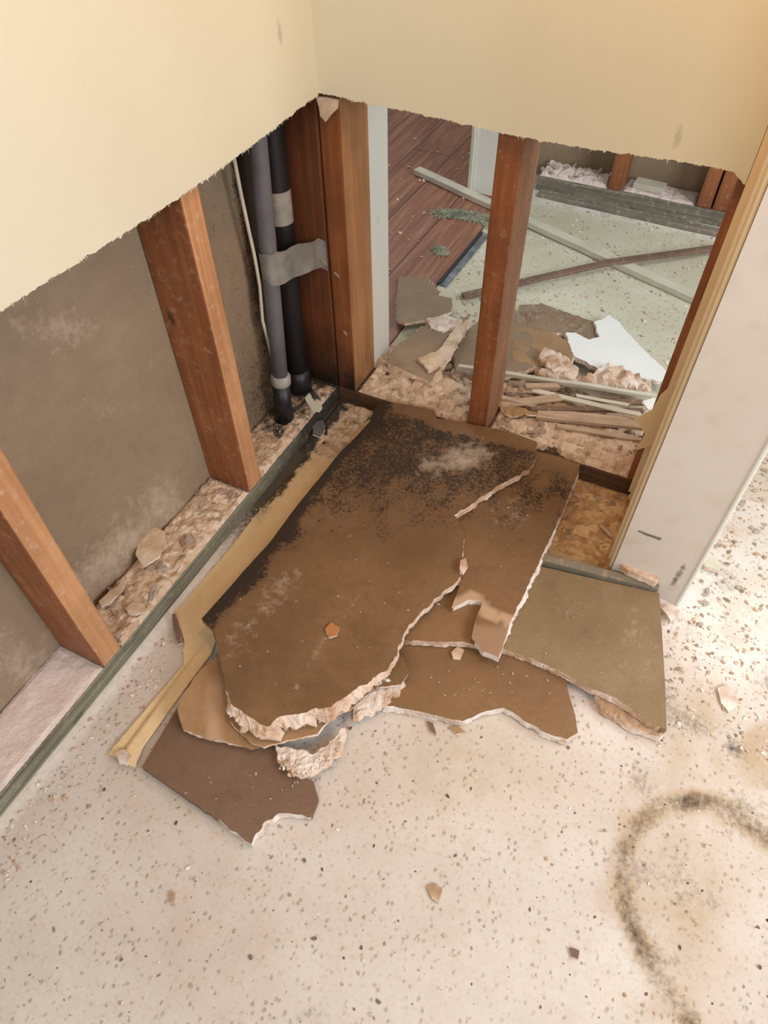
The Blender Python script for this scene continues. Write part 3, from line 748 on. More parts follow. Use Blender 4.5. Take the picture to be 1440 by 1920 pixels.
# ------------------------------------------------------------------ drywall sheets
def sheet(name, pts, zf, mat, label, cat='drywall piece', thick=0.0127, gyp=None, seed=1, masks=None, res=0.009, jag=0.0025, group=None, warp=0.0, edge_part=True, zpix=None):
    """pts: (px, py, torn) - torn = how far the gypsum shows below the paper at that stretch (metres)"""
    gyp = gyp or GYP
    zp = zpix if zpix is not None else zf(0.3, -0.4)
    base = []
    for p in pts:
        w = onz(p[0], p[1], zp)
        for _ in range(4): w = onz(p[0], p[1], zf(w.x, w.y))
        base.append((w.x, w.y, p[2]))
    # subdivide outline with jitter
    ring = []; n = len(base)
    for i in range(n):
        a, b = base[i], base[(i+1) % n]
        L = math.hypot(b[0]-a[0], b[1]-a[1]); k = max(1, int(L/0.004))
        tx, ty = (b[0]-a[0])/(L+1e-9), (b[1]-a[1])/(L+1e-9)
        for q in range(k):
            f = q/k; tn = a[2]*(1-f)+b[2]*f
            j = (jag if tn > 0.0001 else jag*0.12)*(fbm((a[0]+tx*L*f)*70, (a[1]+ty*L*f)*70, seed)+0.4*nz((a[0]+tx*L*f)*400, (a[1]+ty*L*f)*400, seed))
            ring.append((a[0]+tx*L*f-ty*j, a[1]+ty*L*f+tx*j, tn))
    N = len(ring)
    area2 = sum(ring[i][0]*ring[(i+1) % N][1]-ring[(i+1) % N][0]*ring[i][1] for i in range(N))
    if area2 < 0: ring.reverse()
    xs = [r[0] for r in ring]; ys = [r[1] for r in ring]
    P2 = [Vector((r[0], r[1])) for r in ring]; E = [(i, (i+1) % N) for i in range(N)]
    y = min(ys)+res/2; row = 0
    while y < max(ys):
        x = min(xs)+(res/2 if row % 2 else 0)
        while x < max(xs):
            if inside((x, y), ring): P2.append(Vector((x+0.1*res*nz(x*99, y*99), y)))
            x += res
        y += res*0.87; row += 1
    ov, oe, of, vi, ei, fi = delaunay_2d_cdt(P2, E, [list(range(N))], 2, 1e-6)
    vs = []; at = []
    def top(x, y): return zf(x, y)+warp*fbm(x*7, y*7, seed)
    for v in ov:
        vs.append((v.x, v.y, top(v.x, v.y)))
        at.append(masks(proj((v.x, v.y, top(v.x, v.y))), v.x, v.y) if masks else (0, 0, 0))
    fs = [list(f) for f in of]
    # underside
    m = len(vs)
    vs2 = vs+[(v[0], v[1], v[2]-thick) for v in vs]; fs2 = fs+[[q+m for q in f][::-1] for f in fs]
    o = mesh_obj(name, vs2, fs2, mat, attr=at+[(0, 0, 0)]*m)
    tag(o, label, cat, group)
    # torn core between the two papers
    ev = []; ef = []; rows = 7
    for i in range(N):
        a = ring[i-1]; b = ring[(i+1) % N]; c = ring[i]
        tx, ty = b[0]-a[0], b[1]-a[1]; L = math.hypot(tx, ty)+1e-9; nx_, ny_ = ty/L, -tx/L
        z = top(c[0], c[1])
        for k in range(rows):
            f = k/(rows-1)
            off = c[2]*(f**0.7)*(0.65+0.8*fbm(c[0]*85, c[1]*85, seed+f*2.0))+(0.0008+c[2]*0.12)*nz(c[0]*500, c[1]*500, k)*(1 if 0 < k else 0)
            if k == 0: off = 0.0
            zz = z-thick*f+(0.0045*nz(c[0]*330, c[1]*330, k*0.7+seed)*min(1, c[2]*c[2]*6000) if 0 < k < rows-1 else 0)-(0.0 if k else 0.0)
            ev.append((c[0]+nx_*off, c[1]+ny_*off, max(zz, 0.0004)))
    for i in range(N):
        i2 = (i+1) % N
        for k in range(rows-1): ef.append([i*rows+k, i*rows+k+1, i2*rows+k+1, i2*rows+k])
    emi = []
    for i in range(N): emi += [1 if (ring[i][2] < 0.0004 and ring[(i+1) % N][2] < 0.0004) else 0]*(rows-1)
    e = mesh_obj('gypsum_edge', ev, ef, [gyp, mat], parent=o, mi=emi)
    return o

Zc = lambda z: (lambda x, y: z)
# 1: dusky piece at the lower left, under the rest
sheet('drywall_piece', [(266,1438,0),(372,1512,0),(472,1583,0.001),(492,1545,0.004),(522,1526,0.004),(560,1527,0.002),(583,1532,0.0),(597,1498,0.0),(588,1466,0),(560,1450,0),(520,1410,0),(520,1250,0),(412,1222,0),(330,1330,0)],
      Zc(0.0135), P_DARK, 'dusky brown drywall piece at the lower left, partly under the pile', seed=2, jag=0.003, gyp=GYPW,
      masks=lambda p, x, y: (0.12*blob(p, 470, 1480, 60, 40), 0.15*clamp(fbm(x*20, y*20)), 0))
# 2: lower centre piece
sheet('drywall_piece', [(757,1195,0),(735,1230,0),(722,1322,0.006),(790,1334,0.004),(832,1346,0.003),(868,1352,0.003),(905,1335,0.002),(945,1326,0.002),(985,1352,0.003),(1030,1377,0.004),(1062,1386,0.005),(1084,1374,0.001),(1079,1342,0),(1066,1300,0),(1058,1262,0),(1040,1180,0),(880,1160,0)],
      Zc(0.014), P_BROWN, 'warm brown drywall piece at the lower centre with scalloped front edge', seed=3, jag=0.0015, gyp=GYPW)
# 3: curled torn piece sticking out left under the main sheet
sheet('drywall_piece', [(412,1225,0),(375,1258,0.001),(340,1305,0.001),(333,1330,0.001),(345,1368,0.002),(385,1382,0.003),(420,1390,0.002),(470,1404,0),(560,1380,0),(520,1200,0)],
      lambda x, y: 0.024+0.010*sstep(0.16, 0.10, x), P_TORN, 'small curled tan drywall piece poking out left under the moldy sheet', thick=0.005, seed=4, jag=0.002,
      masks=lambda p, x, y: (0, 0, sstep(380, 395, p[0])*sstep(425, 405, p[0])*sstep(1250, 1300, p[1])))
# 4: olive piece on the right
sheet('drywall_piece', [(1010,1061,0),(1153,1094,0),(1236,1112,0),(1241,1180,0),(1247,1280,0),(1250,1368,0),(1215,1352,0.001),(1150,1306,0.002),(1105,1290,0.001),(1062,1264,0.002),(1000,1236,0.003),(940,1214,0.002),(870,1204,0.002),(800,1203,0.002),(757,1199,0.001),(790,1140,0),(850,1080,0)],
      Zc(0.028), P_OLIVE, 'olive brown drywall piece lying at the foot of the jamb', seed=5, jag=0.0016, thick=0.0127,
      masks=lambda p, x, y: (0.13*clamp(fbm(x*25, y*25)+0.2), max(0.28*blob(p, 1190, 1220, 60, 120), 0.3*blob(p, 1080, 1150, 50, 30), 0.16*clamp(fbm(x*18, y*18, 2)+0.3)), 0))
sheet('drywall_piece', [(757,1199,0),(800,1203,0.001),(870,1204,0.001),(912,1213,0.001),(960,1150,0),(900,1080,0),(850,1070,0),(790,1140,0)],
      Zc(0.0285+0.0022), P_BROWN, 'thin brown layer added as painted shade between moldy sheet and narrow strip', seed=15, jag=0.0016, thick=0.002)  # added layer, its brown paints shade over the left part of the olive piece
# 5: long strip with the white right edge
sheet('drywall_piece', [(1003,845,0),(1048,856,0),(1088,870,0),(1082,892,0.003),(1052,965,0.003),(1018,1040,0.005),(985,1110,0.006),(955,1170,0.005),(945,1205,0.002),(935,1233,0.001),(908,1222,0.001),(884,1196,0),(890,1165,0),(905,1128,0.002),(878,1124,0.002),(846,1141,0.0),(862,1098,0),(800,1060,0),(860,900,0)],
      lambda x, y: 0.0415+0.0105*sstep(-0.08, 0.012, y), P_MAIN, 'narrow stained drywall strip with a white right edge, right of the moldy sheet', seed=6, jag=0.0014, gyp=GYPW,
      masks=lambda p, x, y: (0.60*sstep(1060, 890, p[1])*sstep(862, 895, p[1])*(0.7+0.5*fbm(x*22, y*22)), 0.3*blob(p, 960, 960, 60, 60), max(0.95*sstep(14, 10, polyd((p[0]+6*fbm(x*60, y*60), p[1]+6*fbm(x*60, y*60, 3)), [(850,1135),(885,1120),(912,1148),(955,1163)])), 0.45*sstep(1165, 1180, p[1]))))
# 6: the large moldy sheet on top
def ZMAIN(x, y): return 0.0475+0.010*sstep(-0.12, 0.02, y)+0.0085*sstep(0.27, 0.37, x)+0.004*math.sin(x*9)*sstep(-0.1, -0.4, y)
def mold_main(p, x, y):
    w = 26*fbm(x*14, y*14, 3); px, py = p[0]+w, p[1]+26*fbm(x*14, y*14, 9)
    r = 0.80*sstep(985, 800, py)*sstep(1060, 930, px*0.25+py)
    r = max(0.58*sstep(1090, 840, py), 0.5*sstep(1120, 900, py)*sstep(640, 520, px), 0.95*sstep(52, 5, polyd((px, py), [(375,1160),(500,1020),(560,940),(640,840),(700,775)])))
    r *= 1-0.75*sstep(930, 1000, px)*sstep(820, 860, py)*0.3
    band = polyd((p[0]+5*fbm(x*50, y*50), p[1]+6*fbm(x*50, y*50, 2)), [(722,748),(815,770),(832,785),(960,814),(1010,826)])
    if p[0] > 738: r *= sstep(17, 27, band)
    g = max(0.75*blob(p, 870, 858, 70, 30, -0.2), 0.55*blob(p, 905, 845, 30, 20), 0.55*blob(p, 815, 872, 40, 25), 0.45*blob(p, 520, 1110, 95, 30, -0.8), 0.35*blob(p, 450, 1190, 40, 80, 0.3), 0.22*blob(p, 640, 1000, 90, 40), 0.3*blob(p, 600, 1210, 110, 14, -1.0))
    g = max(g, 0.4*sstep(4, 1, polyd(p, [(553,1290),(600,1215),(650,1150),(700,1080)])))
    return (r, g, 0.0)
sheet('drywall_piece', [(714,753,0),(760,758,0),(814,769,0),(820,783,0.001),(834,786,0),(880,794,0),(960,812,0),(1006,828,0),(1006,852,0.001),(1000,872,0.002),(975,890,0.002),(930,914,0.003),(895,938,0.003),(852,966,0.002),(864,984,0.0012),(869,1010,0.0012),(868,1045,0.0012),(861,1088,0.0015),(838,1104,0.001),(800,1140,0.001),(758,1184,0.002),(742,1228,0.004),(727,1254,0.006),(700,1272,0.011),(655,1300,0.016),(620,1325,0.018),(560,1338,0.022),(520,1345,0.022),(500,1362,0.022),(470,1345,0.020),(432,1318,0.012),(424,1290,0.002),(418,1262,0),(410,1225,0),(400,1180,0),(378,1160,0),(440,1090,0),(505,1018,0),(560,945,0),(640,845,0),(692,792,0),(700,770,0)],
      ZMAIN, P_MAIN,
      'large brown drywall sheet covered in black mold on top of the pile', seed=7, jag=0.003, masks=mold_main, res=0.007, warp=0.002)
# peeled paper lip under the torn lower edge of the moldy sheet
sheet('drywall_piece', [(424,1325,0),(432,1355,0.001),(470,1392,0.001),(495,1400,0.002),(540,1388,0.002),(595,1376,0.002),(620,1345,0.001),(665,1325,0.001),(700,1290,0),(600,1250,0),(450,1270,0)],
      Zc(0.0300), P_TORN, 'peeled tan paper layer showing below the torn front edge of the moldy sheet', thick=0.003, seed=8, jag=0.002)
def along(pts, spread):
    W = [onz(a, b, 0.03) for a, b in pts]
    def f(r):
        k = r.randint(0, len(W)-2); u = r.random(); p = W[k].lerp(W[k+1], u)
        return (p.x+r.gauss(0, spread), p.y+r.gauss(0, spread))
    return f
crumbs('gypsum_grit', along([(436,1332),(470,1362),(500,1378),(530,1368),(570,1358),(620,1342),(660,1318),(700,1290),(728,1268)], 0.0032), 420, 0.0008, 0.0032, [GYPW, GYP, P_TORN], 'pinkish crumbled gypsum clinging to the torn front edge of the moldy sheet', 51, lambda x, y: 0.0335, 'grit')
crumbs('gypsum_grit', along([(530,1425),(560,1440),(600,1432),(636,1395)], 0.004), 220, 0.0008, 0.003, [GYPW, GYP], 'loose crumbled gypsum around the left gypsum chunk', 52, lambda x, y: 0.021, 'grit')
# gypsum chunks at the front of the pile
sheet('gypsum_chunk', [(515,1398,0.002),(545,1402,0.003),(585,1412,0.004),(610,1400,0.004),(645,1365,0.004),(640,1400,0.005),(612,1432,0.006),(570,1452,0.006),(545,1440,0.005),(520,1420,0.004)],
      lambda x, y: 0.022+0.004*fbm(x*90, y*90), GYPW, 'pinkish white gypsum chunk on the front edge of the pile, left one', 'gypsum chunk', thick=0.010, seed=9, jag=0.004, res=0.004)
sheet('gypsum_chunk', [(650,1300,0.003),(690,1278,0.003),(735,1262,0.003),(757,1278,0.003),(740,1300,0.004),(700,1330,0.006),(665,1340,0.006)],
      lambda x, y: 0.026+0.004*fbm(x*90, y*90, 4), GYPW, 'pale gypsum chunk wedged right of the front lip, beside the scalloped piece', 'gypsum chunk', thick=0.014, seed=10, jag=0.004, res=0.004)
sheet('drywall_piece', [(722,1228,0),(755,1232,0.0),(768,1260,0),(752,1285,0.002),(735,1285,0.002),(700,1290,0),(700,1250,0)],
      Zc(0.033), P_MAIN, 'small brown paper corner sticking out right of the moldy sheet', thick=0.002, seed=12, jag=0.002)
sheet('gypsum_chunk', [(1116,1302,0),(1150,1310,0.001),(1215,1355,0.001),(1246,1372,0.001),(1238,1384,0.002),(1205,1372,0.003),(1160,1350,0.003),(1130,1332,0.003)],
      lambda x, y: 0.0135+0.003*fbm(x*80, y*80, 4), TAN, 'torn tan drywall scrap under the front corner of the olive piece', 'gypsum chunk', thick=0.012, seed=11, jag=0.003, res=0.005)
# small loose scraps on the sheets
def small(pts, z, mat, label, cat, name, seed, th=0.002):
    return sheet(name, [(a, b, 0.0005) for a, b in pts], Zc(z), mat, label, cat, thick=th, seed=seed, jag=0.0012, res=0.004)
small([(610,1178),(622,1166),(636,1176),(632,1192),(617,1196)], 0.0545, P_ORANGE, 'orange paper scrap on the middle of the moldy sheet', 'paper scrap', 'paper_scrap', 41)
small([(846,1222),(858,1212),(870,1218),(862,1236),(850,1234)], 0.018, CREAM, 'square tan chip at the edge of the scalloped piece', 'chip', 'gypsum_flake', 42, 0.004)
small([(864,1050),(874,1046),(877,1062),(868,1076),(862,1066)], 0.0635, GYP, 'cream paper curl between moldy sheet and narrow strip', 'chip', 'gypsum_flake', 43, 0.003)
small([(272,1000),(290,988),(308,996),(312,1020),(296,1045),(268,1062),(254,1040),(258,1018)], 0.062, CREAM, 'large cream plaster flake leaning on the brown panel between the left studs', 'plaster flake', 'plaster_flake', 44, 0.004)
small([(185,1128),(205,1108),(235,1090),(230,1105),(205,1130),(190,1138)], 0.056, CREAM, 'long cream plaster flake against the brown panel near the first stud', 'plaster flake', 'plaster_flake', 45, 0.004)
small([(235,1140),(250,1128),(270,1132),(272,1145),(255,1152),(240,1150)], 0.052, CREAM, 'round tan plaster flake among the rubble near the first stud', 'plaster flake', 'plaster_flake', 46, 0.004)
small([(322,1150),(330,1152),(342,1206),(334,1208),(326,1180)], 0.0095, LATH_B, 'dark brown splinter on the pale batten', 'splinter', 'wood_splinter', 47, 0.003)
small([(800,1662),(815,1656),(830,1668),(822,1692),(810,1684)], 0.003, TAN, 'tan chip alone on the bare floor in the foreground', 'chip', 'gypsum_flake', 48, 0.004)
small([(800,1340+12),(812,1356),(818,1378),(808,1372)], 0.003, LATH_B, 'dark splinter on the floor before the scalloped piece', 'splinter', 'wood_splinter', 49, 0.003)
small([(842,1362),(860,1362),(872,1372),(856,1376)], 0.003, P_AMBER, 'amber chip on the floor before the scalloped piece', 'chip', 'gypsum_flake', 50, 0.003)
small([(318,1670),(326,1676),(328,1698),(320,1692)], 0.003, TAN, 'small tan chip on the floor at the lower left', 'chip', 'gypsum_flake', 51, 0.003)
small([(1068,1776),(1086,1782),(1084,1798),(1072,1794)], 0.003, LATH_B, 'dark crumb on the floor left of the ring stain', 'chip', 'gypsum_flake', 52, 0.003)
small([(1346,1290),(1362,1282),(1378,1300),(1385,1320),(1366,1335),(1352,1318)], 0.004, GYPW, 'pale grey plaster scrap on the slab right of the olive piece', 'chip', 'gypsum_flake', 53, 0.004)
small([(1240,1140),(1256,1134),(1270,1140),(1272,1155),(1258,1164),(1250,1150)], 0.012, GYPW, 'white torn scrap at the foot of the jamb', 'chip', 'gypsum_flake', 54, 0.006)
rr = random.Random(77)
for i in range(70):
    crumb_spots = [(rr.uniform(440, 840), rr.uniform(1000, 1290), 0.05), (rr.uniform(1010, 1230), rr.uniform(1090, 1250), 0.0285), (rr.uniform(780, 1040), rr.uniform(1250, 1310), 0.0145), (rr.uniform(900, 1010), rr.uniform(910, 1080), 0.044), (rr.uniform(330, 560), rr.uniform(1440, 1500), 0.014)]
    ci = rr.randint(0, 4); px, py, z = crumb_spots[ci]
    cl = ['the left part of the moldy sheet' if px < 640 else 'the right part of the moldy sheet', 'the olive piece at the jamb', 'the scalloped brown piece', 'the narrow strip with white edge', 'the dusky lower left piece'][ci]
    w = onz(px, py, z)
    if z == 0.05: z = ZMAIN(w.x, w.y)+0.002*fbm(w.x*7, w.y*7, 7)
    flake('plaster_crumb', (w.x, w.y, z), rr.uniform(0.0013, 0.0028), GYPW if i % 2 else CREAM, 'tiny '+('white' if i % 2 else 'cream')+' plaster crumb lying on '+cl, 'crumb', 'crumbs on the drywall pile', rr, 0.3)

# ------------------------------------------------------------------ batten on the floor, torn end
sheet('floor_strip', [(203,1413,0.001),(292,1308,0),(344,1247,0),(345,1200,0.001),(328,1149,0),(430,1030,0.0),(480,965,0.0),(538,900,0.0),(580,850,0.0),(640,790,0.001),(672,768,0.001),(698,782,0),(595,905,0),(505,1020,0),(380,1157,0.0),(398,1180,0.0),(404,1202,0),(397,1224,0),(267,1399,0),(250,1437,0.002),(226,1425,0.002)],
      lambda x, y: 0.0045+0.004*sstep(0.074, 0.084, x)*sstep(-0.55, -0.66, y), PALESHEET, 'long pale yellow strip on the floor between sole plate and moldy sheet', 'strip', thick=0.004, res=0.004, seed=14, jag=0.0016, gyp=CREAM, masks=lambda p, x, y: (clamp(0.6*sstep(-0.30, 0.0, y)*clamp(0.4+fbm(x*40, y*40))+0.7*sstep(0.028, 0.012, x+0.012*fbm(x*30, y*30))*sstep(-0.4, -0.25, y)), 0, 0))
small([(216,1412),(232,1404),(244,1418),(236,1434),(224,1430)], 0.012, GYPW, 'white torn tip at the near end of the pale yellow strip', 'chip', 'gypsum_flake', 63, 0.005)
# greyed board at the upper edge of the olive piece
wa = onz(1000, 1038, 0.036); wb = onz(1236, 1099, 0.036)
o = board('greyed_board', (wa.x, wa.y, 0.010), (wb.x, wb.y, 0.010), 0.015, 0.026, LATH_G, bev=0.002, cuts=10, wob=0.001)
tag(o, 'greyed narrow board along the upper edge of the olive piece', 'board')
# chipped plaster where the jamb was torn
small([(1165,1060),(1180,1048),(1200,1055),(1215,1070),(1235,1085),(1230,1092),(1205,1080),(1180,1070)], 0.052, GYP, 'crumbly broken plaster at the foot of the jamb above the greyed board', 'chip', 'plaster_lump', 60, 0.014)

# torn paper flap on the vertical cut at the right
def flat_y(name, pts, y, th, mat, parent=None, label=None, cat=None, curl=0.0):
    P = [ony(a, b, y) for a, b in pts]; n = len(P); vs = []
    cx = max(p.x for p in P)
    for p in P: vs.append((p.x, p.y-curl*(cx-p.x), p.z))
    for p in P: vs.append((p.x, p.y-curl*(cx-p.x)+th, p.z))
    fs = [list(range(n)), list(range(n, 2*n))[::-1]]+[[k, k+n, (k+1) % n+n, (k+1) % n] for k in range(n)]
    o = mesh_obj(name, vs, fs, mat, parent)
    if label: tag(o, label, cat)
    return o
flat_y('torn_paper_flap', [(1292,690),(1275,700),(1262,716),(1240,735),(1225,762),(1192,774),(1206,792),(1212,806),(1196,836),(1215,832),(1234,828),(1242,850),(1228,866),(1205,874),(1197,905),(1180,925),(1185,950),(1215,930),(1250,850)], -0.0005, 0.002, PAINT_T, label='torn tan paper flap hanging at the right end of the opening', cat='paper flap', curl=0.25)
# hanging torn corner scrap
flat_y('torn_paper_scrap', [(594,180),(612,182),(634,188),(632,205),(622,214),(612,228),(602,216),(600,200)], 0.006, 0.004, CREAM, label='torn drywall scrap hanging from the cut in the wall corner', cat='paper scrap', curl=0.1)
# plaster splats on the corner stud
for (px, py), lb in (((608, 492), 'small plaster splat by the end of the duct tape'), ((632, 515), 'plaster splat on the corner stud right of the tape'), ((648, 624), 'little plaster splat low on the corner stud')):
    w = ony(px, py, T-0.001); rq = random.Random(px)
    o = flake('plaster_splat', w, 0.006, GYP, lb, 'plaster splat', None, rq, 0.2); o.rotation_euler = (math.pi/2, 0.6, 0)
# debris in the dark corner
small([(571,745),(580,737),(590,752),(604,762),(598,772),(582,765)], 0.055, PAINT_G, 'pale crumpled paint flake at the foot of the pipes', 'paint flake', 'paint_flake', 61, 0.003)
small([(588,790),(606,788),(610,806),(600,820),(586,815)], 0.014, PIPE_G, 'blue-grey paint flake on the black floor in the corner', 'paint flake', 'paint_flake', 62, 0.002)

# ------------------------------------------------------------------ doorway and room beyond
t = thing('door_post', (-0.03, 0.16, 0), 'slim pale painted door post just behind the corner stud', 'door post')
box('post_board', -0.055, 0.0055, 0.128, 0.190, 0.0, TOP, PAINT_G, t, bev=0.002)  # grey-green colour paints in the shade on this face of the post
box('front_casing', 0.0055, 0.0155, 0.1150, 0.198, 0.0, TOP, PAINT_W, t, bev=0.003)
t = thing('door_post', (-0.075, 1.06, 0), 'white painted door post far across the laminate floor', 'door post')
box('post_board', -0.110, -0.035, 1.005, 1.12, 0.0, TOP, PAINT_W, t, bev=0.002)
box('side_casing', -0.1215, -0.110, 0.995, 1.13, 0.0, TOP, PAINT_G, t, bev=0.002)
box('bright_edge', -0.035, -0.028, 1.003, 1.02, 0.0, TOP, PAINT_W, t, bev=0.001)
o = box('wall_far_left', -0.110, -0.028, 1.12, 1.25, 0.0, TOP, PAINT_W, bev=0.001); struct(o)
# far wall
o = box('wall_far', -0.03, 1.7, 1.205, 1.2177, 0.0, TOP, P_WALL, bev=0.001); struct(o, 'brown drywall backing of the far wall')
o = box('sole_plate', 0.055, 1.6, 1.107, 1.195, 0.0, 0.040, WEATHERED, bev=0.003, cuts=40, wob=0.003, seed=6); tag(o, 'weathered grey sole plate of the far wall', 'sole plate')
stud('', 0.262, 0.300, 1.112, 1.200, 0.040, TOP, RED, 'rusty stud of the far wall seen right of the middle stud', seed=21)
stud('', 0.510, 0.548, 1.112, 1.200, 0.040, TOP, RED, 'left stud of the pair at the right end of the far wall', seed=22)
stud('', 0.552, 0.590, 1.112, 1.200, 0.040, TOP, RED, 'right stud of the pair at the right end of the far wall', seed=23)
bed('rubble_bed', 0.06, 0.26, 1.112, 1.2, 0.040, 0.020, RUB, 'pale rubble on the left part of the far sole plate', 12, mask=lambda x, y: (0.1, 0.8, 0))
bed('rubble_bed', 0.305, 0.505, 1.115, 1.2, 0.040, 0.006, RUB, 'pale dust on the right part of the far sole plate', 13, mask=lambda x, y: (0.1, 0.8, 0))
scatter(26, rect(0.06, 0.22, 1.12, 1.19), lambda x, y: 0.05, 0.006, 0.015, [GYPW, GYPW, CREAM], 'lump on the far sole plate', 'lumps on the far plate', 41, tilt=0.9)
w0 = onz(1190, 345, 0.045); w1 = onz(1248, 352, 0.045)
t_ = board('wood_block', (w0.x, 1.16, 0.044), (w0.x+0.085, 1.155, 0.044), 0.045, 0.016, LATH_W, bev=0.002); tag(t_, 'short pale wood block lying on the far sole plate', 'wood block')
t_ = board('dusty_strip', (0.075, 1.078, 0.0005), (0.66, 1.062, 0.0005), 0.032, 0.012, WEATHERED, bev=0.002, cuts=40, wob=0.003, seed=8); tag(t_, 'dusty dark-edged strip on the floor along the far sole plate', 'strip')
# crossed laths
p0 = onz(781, 323, 0.008); p1 = onz(1330, 572, 0.008)
t_ = board('white_lath', (p0.x, p0.y, 0.006), (p1.x, p1.y, 0.0005), 0.030, 0.016, LATH_W, bev=0.002, cuts=16, wob=0.0015, seed=3); tag(t_, 'long white painted lath lying across the far room floor', 'lath')
q0 = onz(866, 553, 0.012); q1 = onz(1140, 492, 0.028); q2 = onz(1372, 462, 0.012)
t = thing('broken_lath', (q1.x, q1.y, 0.0), 'brown broken lath lying across the white lath', 'lath')
board('lath_piece', (q0.x, q0.y, 0.004), (q1.x, q1.y, 0.0235), 0.020, 0.008, LATH_B, t, bev=0.001, cuts=12, wob=0.001, ends=0.006)
board('lath_piece', (q1.x-0.004, q1.y-0.003, 0.0235), (q2.x, q2.y, 0.010), 0.020, 0.008, LATH_B, t, bev=0.001, cuts=12, wob=0.001, ends=0.004, seed=4)
# threshold strip between laminate and slab
h0 = onz(905, 440, 0.004); h1 = onz(826, 534, 0.004)
t = thing('threshold_strip', (h1.x, h1.y, 0), 'bent metal threshold strip at the edge of the laminate', 'threshold strip')
board('metal_face', (h1.x+0.008, h1.y, 0.0005), (h0.x+0.008, h0.y+0.01, 0.0005), 0.018, 0.0045, METAL, t, bev=0.001, cuts=12, wob=0.001)
board('rubber_edge', (h1.x-0.006, h1.y, 0.0045), (h0.x-0.006, h0.y+0.01, 0.0045), 0.009, 0.003, BLACKM, t, bev=0.001)
# insulation tufts
def tuft(pxs, r, label, seed, n=500):
    rnd = random.Random(seed); vs = []; fs = []
    for i in range(n):
        f = rnd.random()*(len(pxs)-1); k = int(f); f -= k
        c = onz(pxs[k][0]*(1-f)+pxs[k+1][0]*f, pxs[k][1]*(1-f)+pxs[k+1][1]*f, 0.006)
        a = rnd.uniform(0, 6.28); q = rnd.random()**0.7*r
        c = c+Vector((math.cos(a)*q, math.sin(a)*q, rnd.random()*0.012*(1-q/r)))
        d = Vector((rnd.uniform(-1, 1), rnd.uniform(-1, 1), rnd.uniform(-0.2, 0.6))).normalized()*rnd.uniform(0.005, 0.014)
        s = d.cross(Vector((0, 0, 1))).normalized()*0.0011; a = len(vs)
        vs += [c-d-s, c-d+s, c+d+s*.4, c+Vector((0, 0, 0.0018))]; fs += [[a, a+1, a+2], [a, a+2, a+3], [a+1, a+3, a+2], [a, a+3, a+1]]
    for v in vs: v.z = max(v.z, 0.0045)
    o = mesh_obj('insulation_tuft', vs, fs, INSUL); tag(o, label, 'insulation', kind='stuff')
tuft([(820,400),(860,402),(900,408),(925,420)], 0.026, 'long tuft of green-grey insulation by the laminate edge', 1, 1500)
tuft([(818,468),(832,474)], 0.016, 'small round tuft of green-grey insulation on the laminate', 2, 500)

# sheets and scraps beyond the plate
def far(pts, z, mat, label, seed, cat='drywall piece', th=0.010, gyp=None, masks=None, name='drywall_piece', torn=0.003, slope=None):
    return sheet(name, [(a, b, torn) for a, b in pts], slope or Zc(z), mat, label, cat, thick=th, seed=seed, jag=0.003, res=0.010, gyp=gyp, masks=masks)
far([(750,518),(800,520),(826,548),(822,560),(770,572),(745,560)], 0.016, P_GREY, 'grey paper scrap farthest back on the laminate', 71, th=0.004)
far([(744,560),(800,548),(848,560),(846,585),(800,600),(760,606),(744,600)], 0.024, P_GREY, 'grey-green drywall scrap in front of the farthest scrap', 72, th=0.006)
far([(738,650),(762,636),(790,612),(840,604),(880,592),(872,615),(840,668),(808,716),(770,700),(728,682)], 0.046, P_GREY, 'tilted grey-brown drywall piece between pale post and middle stud', 73, gyp=CREAM, slope=lambda x, y: 0.048-0.05*(y-0.2), torn=0.006)
far([(784,672),(825,655),(850,618),(878,598),(866,628),(836,675),(806,694)], 0.052, CREAM, 'long cream gypsum sliver across the grey-brown piece', 74, 'gypsum chunk', name='gypsum_chunk', th=0.006, slope=lambda x, y: 0.056-0.05*(y-0.2))
far([(800,598),(835,590),(868,598),(862,612),(830,622),(808,614)], 0.050, GYPW, 'white crumbled gypsum lump behind the tilted grey-brown piece', 75, 'gypsum chunk', name='gypsum_chunk', th=0.012, slope=lambda x, y: 0.048+0.006*fbm(x*70, y*70))
far([(856,700),(850,665),(880,615),(900,600),(985,610),(1010,650),(1000,690),(930,710)], 0.030, P_GREY, 'grey drywall piece lying behind the middle stud', 76)
far([(975,572),(1020,570),(1070,588),(1116,604),(1124,628),(1100,642),(1060,625),(1010,622),(968,612)], 0.020, P_GREY, 'dark grey-brown drywall piece left of the white board', 77, masks=lambda p, x, y: (0.25, 0.3, 0))
far([(960,640),(975,612),(1030,622),(1066,640),(1075,668),(1064,700),(1010,690),(962,672)], 0.030, P_AMBER, 'amber-stained drywall piece right behind the middle stud', 78, slope=lambda x, y: 0.030+0.002*fbm(x*30, y*30))
far([(1143,590),(1160,604),(1198,646),(1254,700),(1250,716),(1180,705),(1120,690),(1078,668),(1066,642),(1060,622),(1080,624),(1104,636),(1124,632),(1114,604),(1128,600)], 0.0265, P_WHITE, 'bright white piece of drywall lying face up', 79, gyp=GYPW, torn=0.002)
far([(1010,668),(1020,652),(1050,660),(1085,690),(1075,712),(1040,700)], 0.042, GYP, 'torn pinkish drywall scrap before the amber-stained piece', 80, 'gypsum chunk', name='gypsum_chunk', th=0.008, slope=lambda x, y: 0.044+0.006*fbm(x*60, y*60))
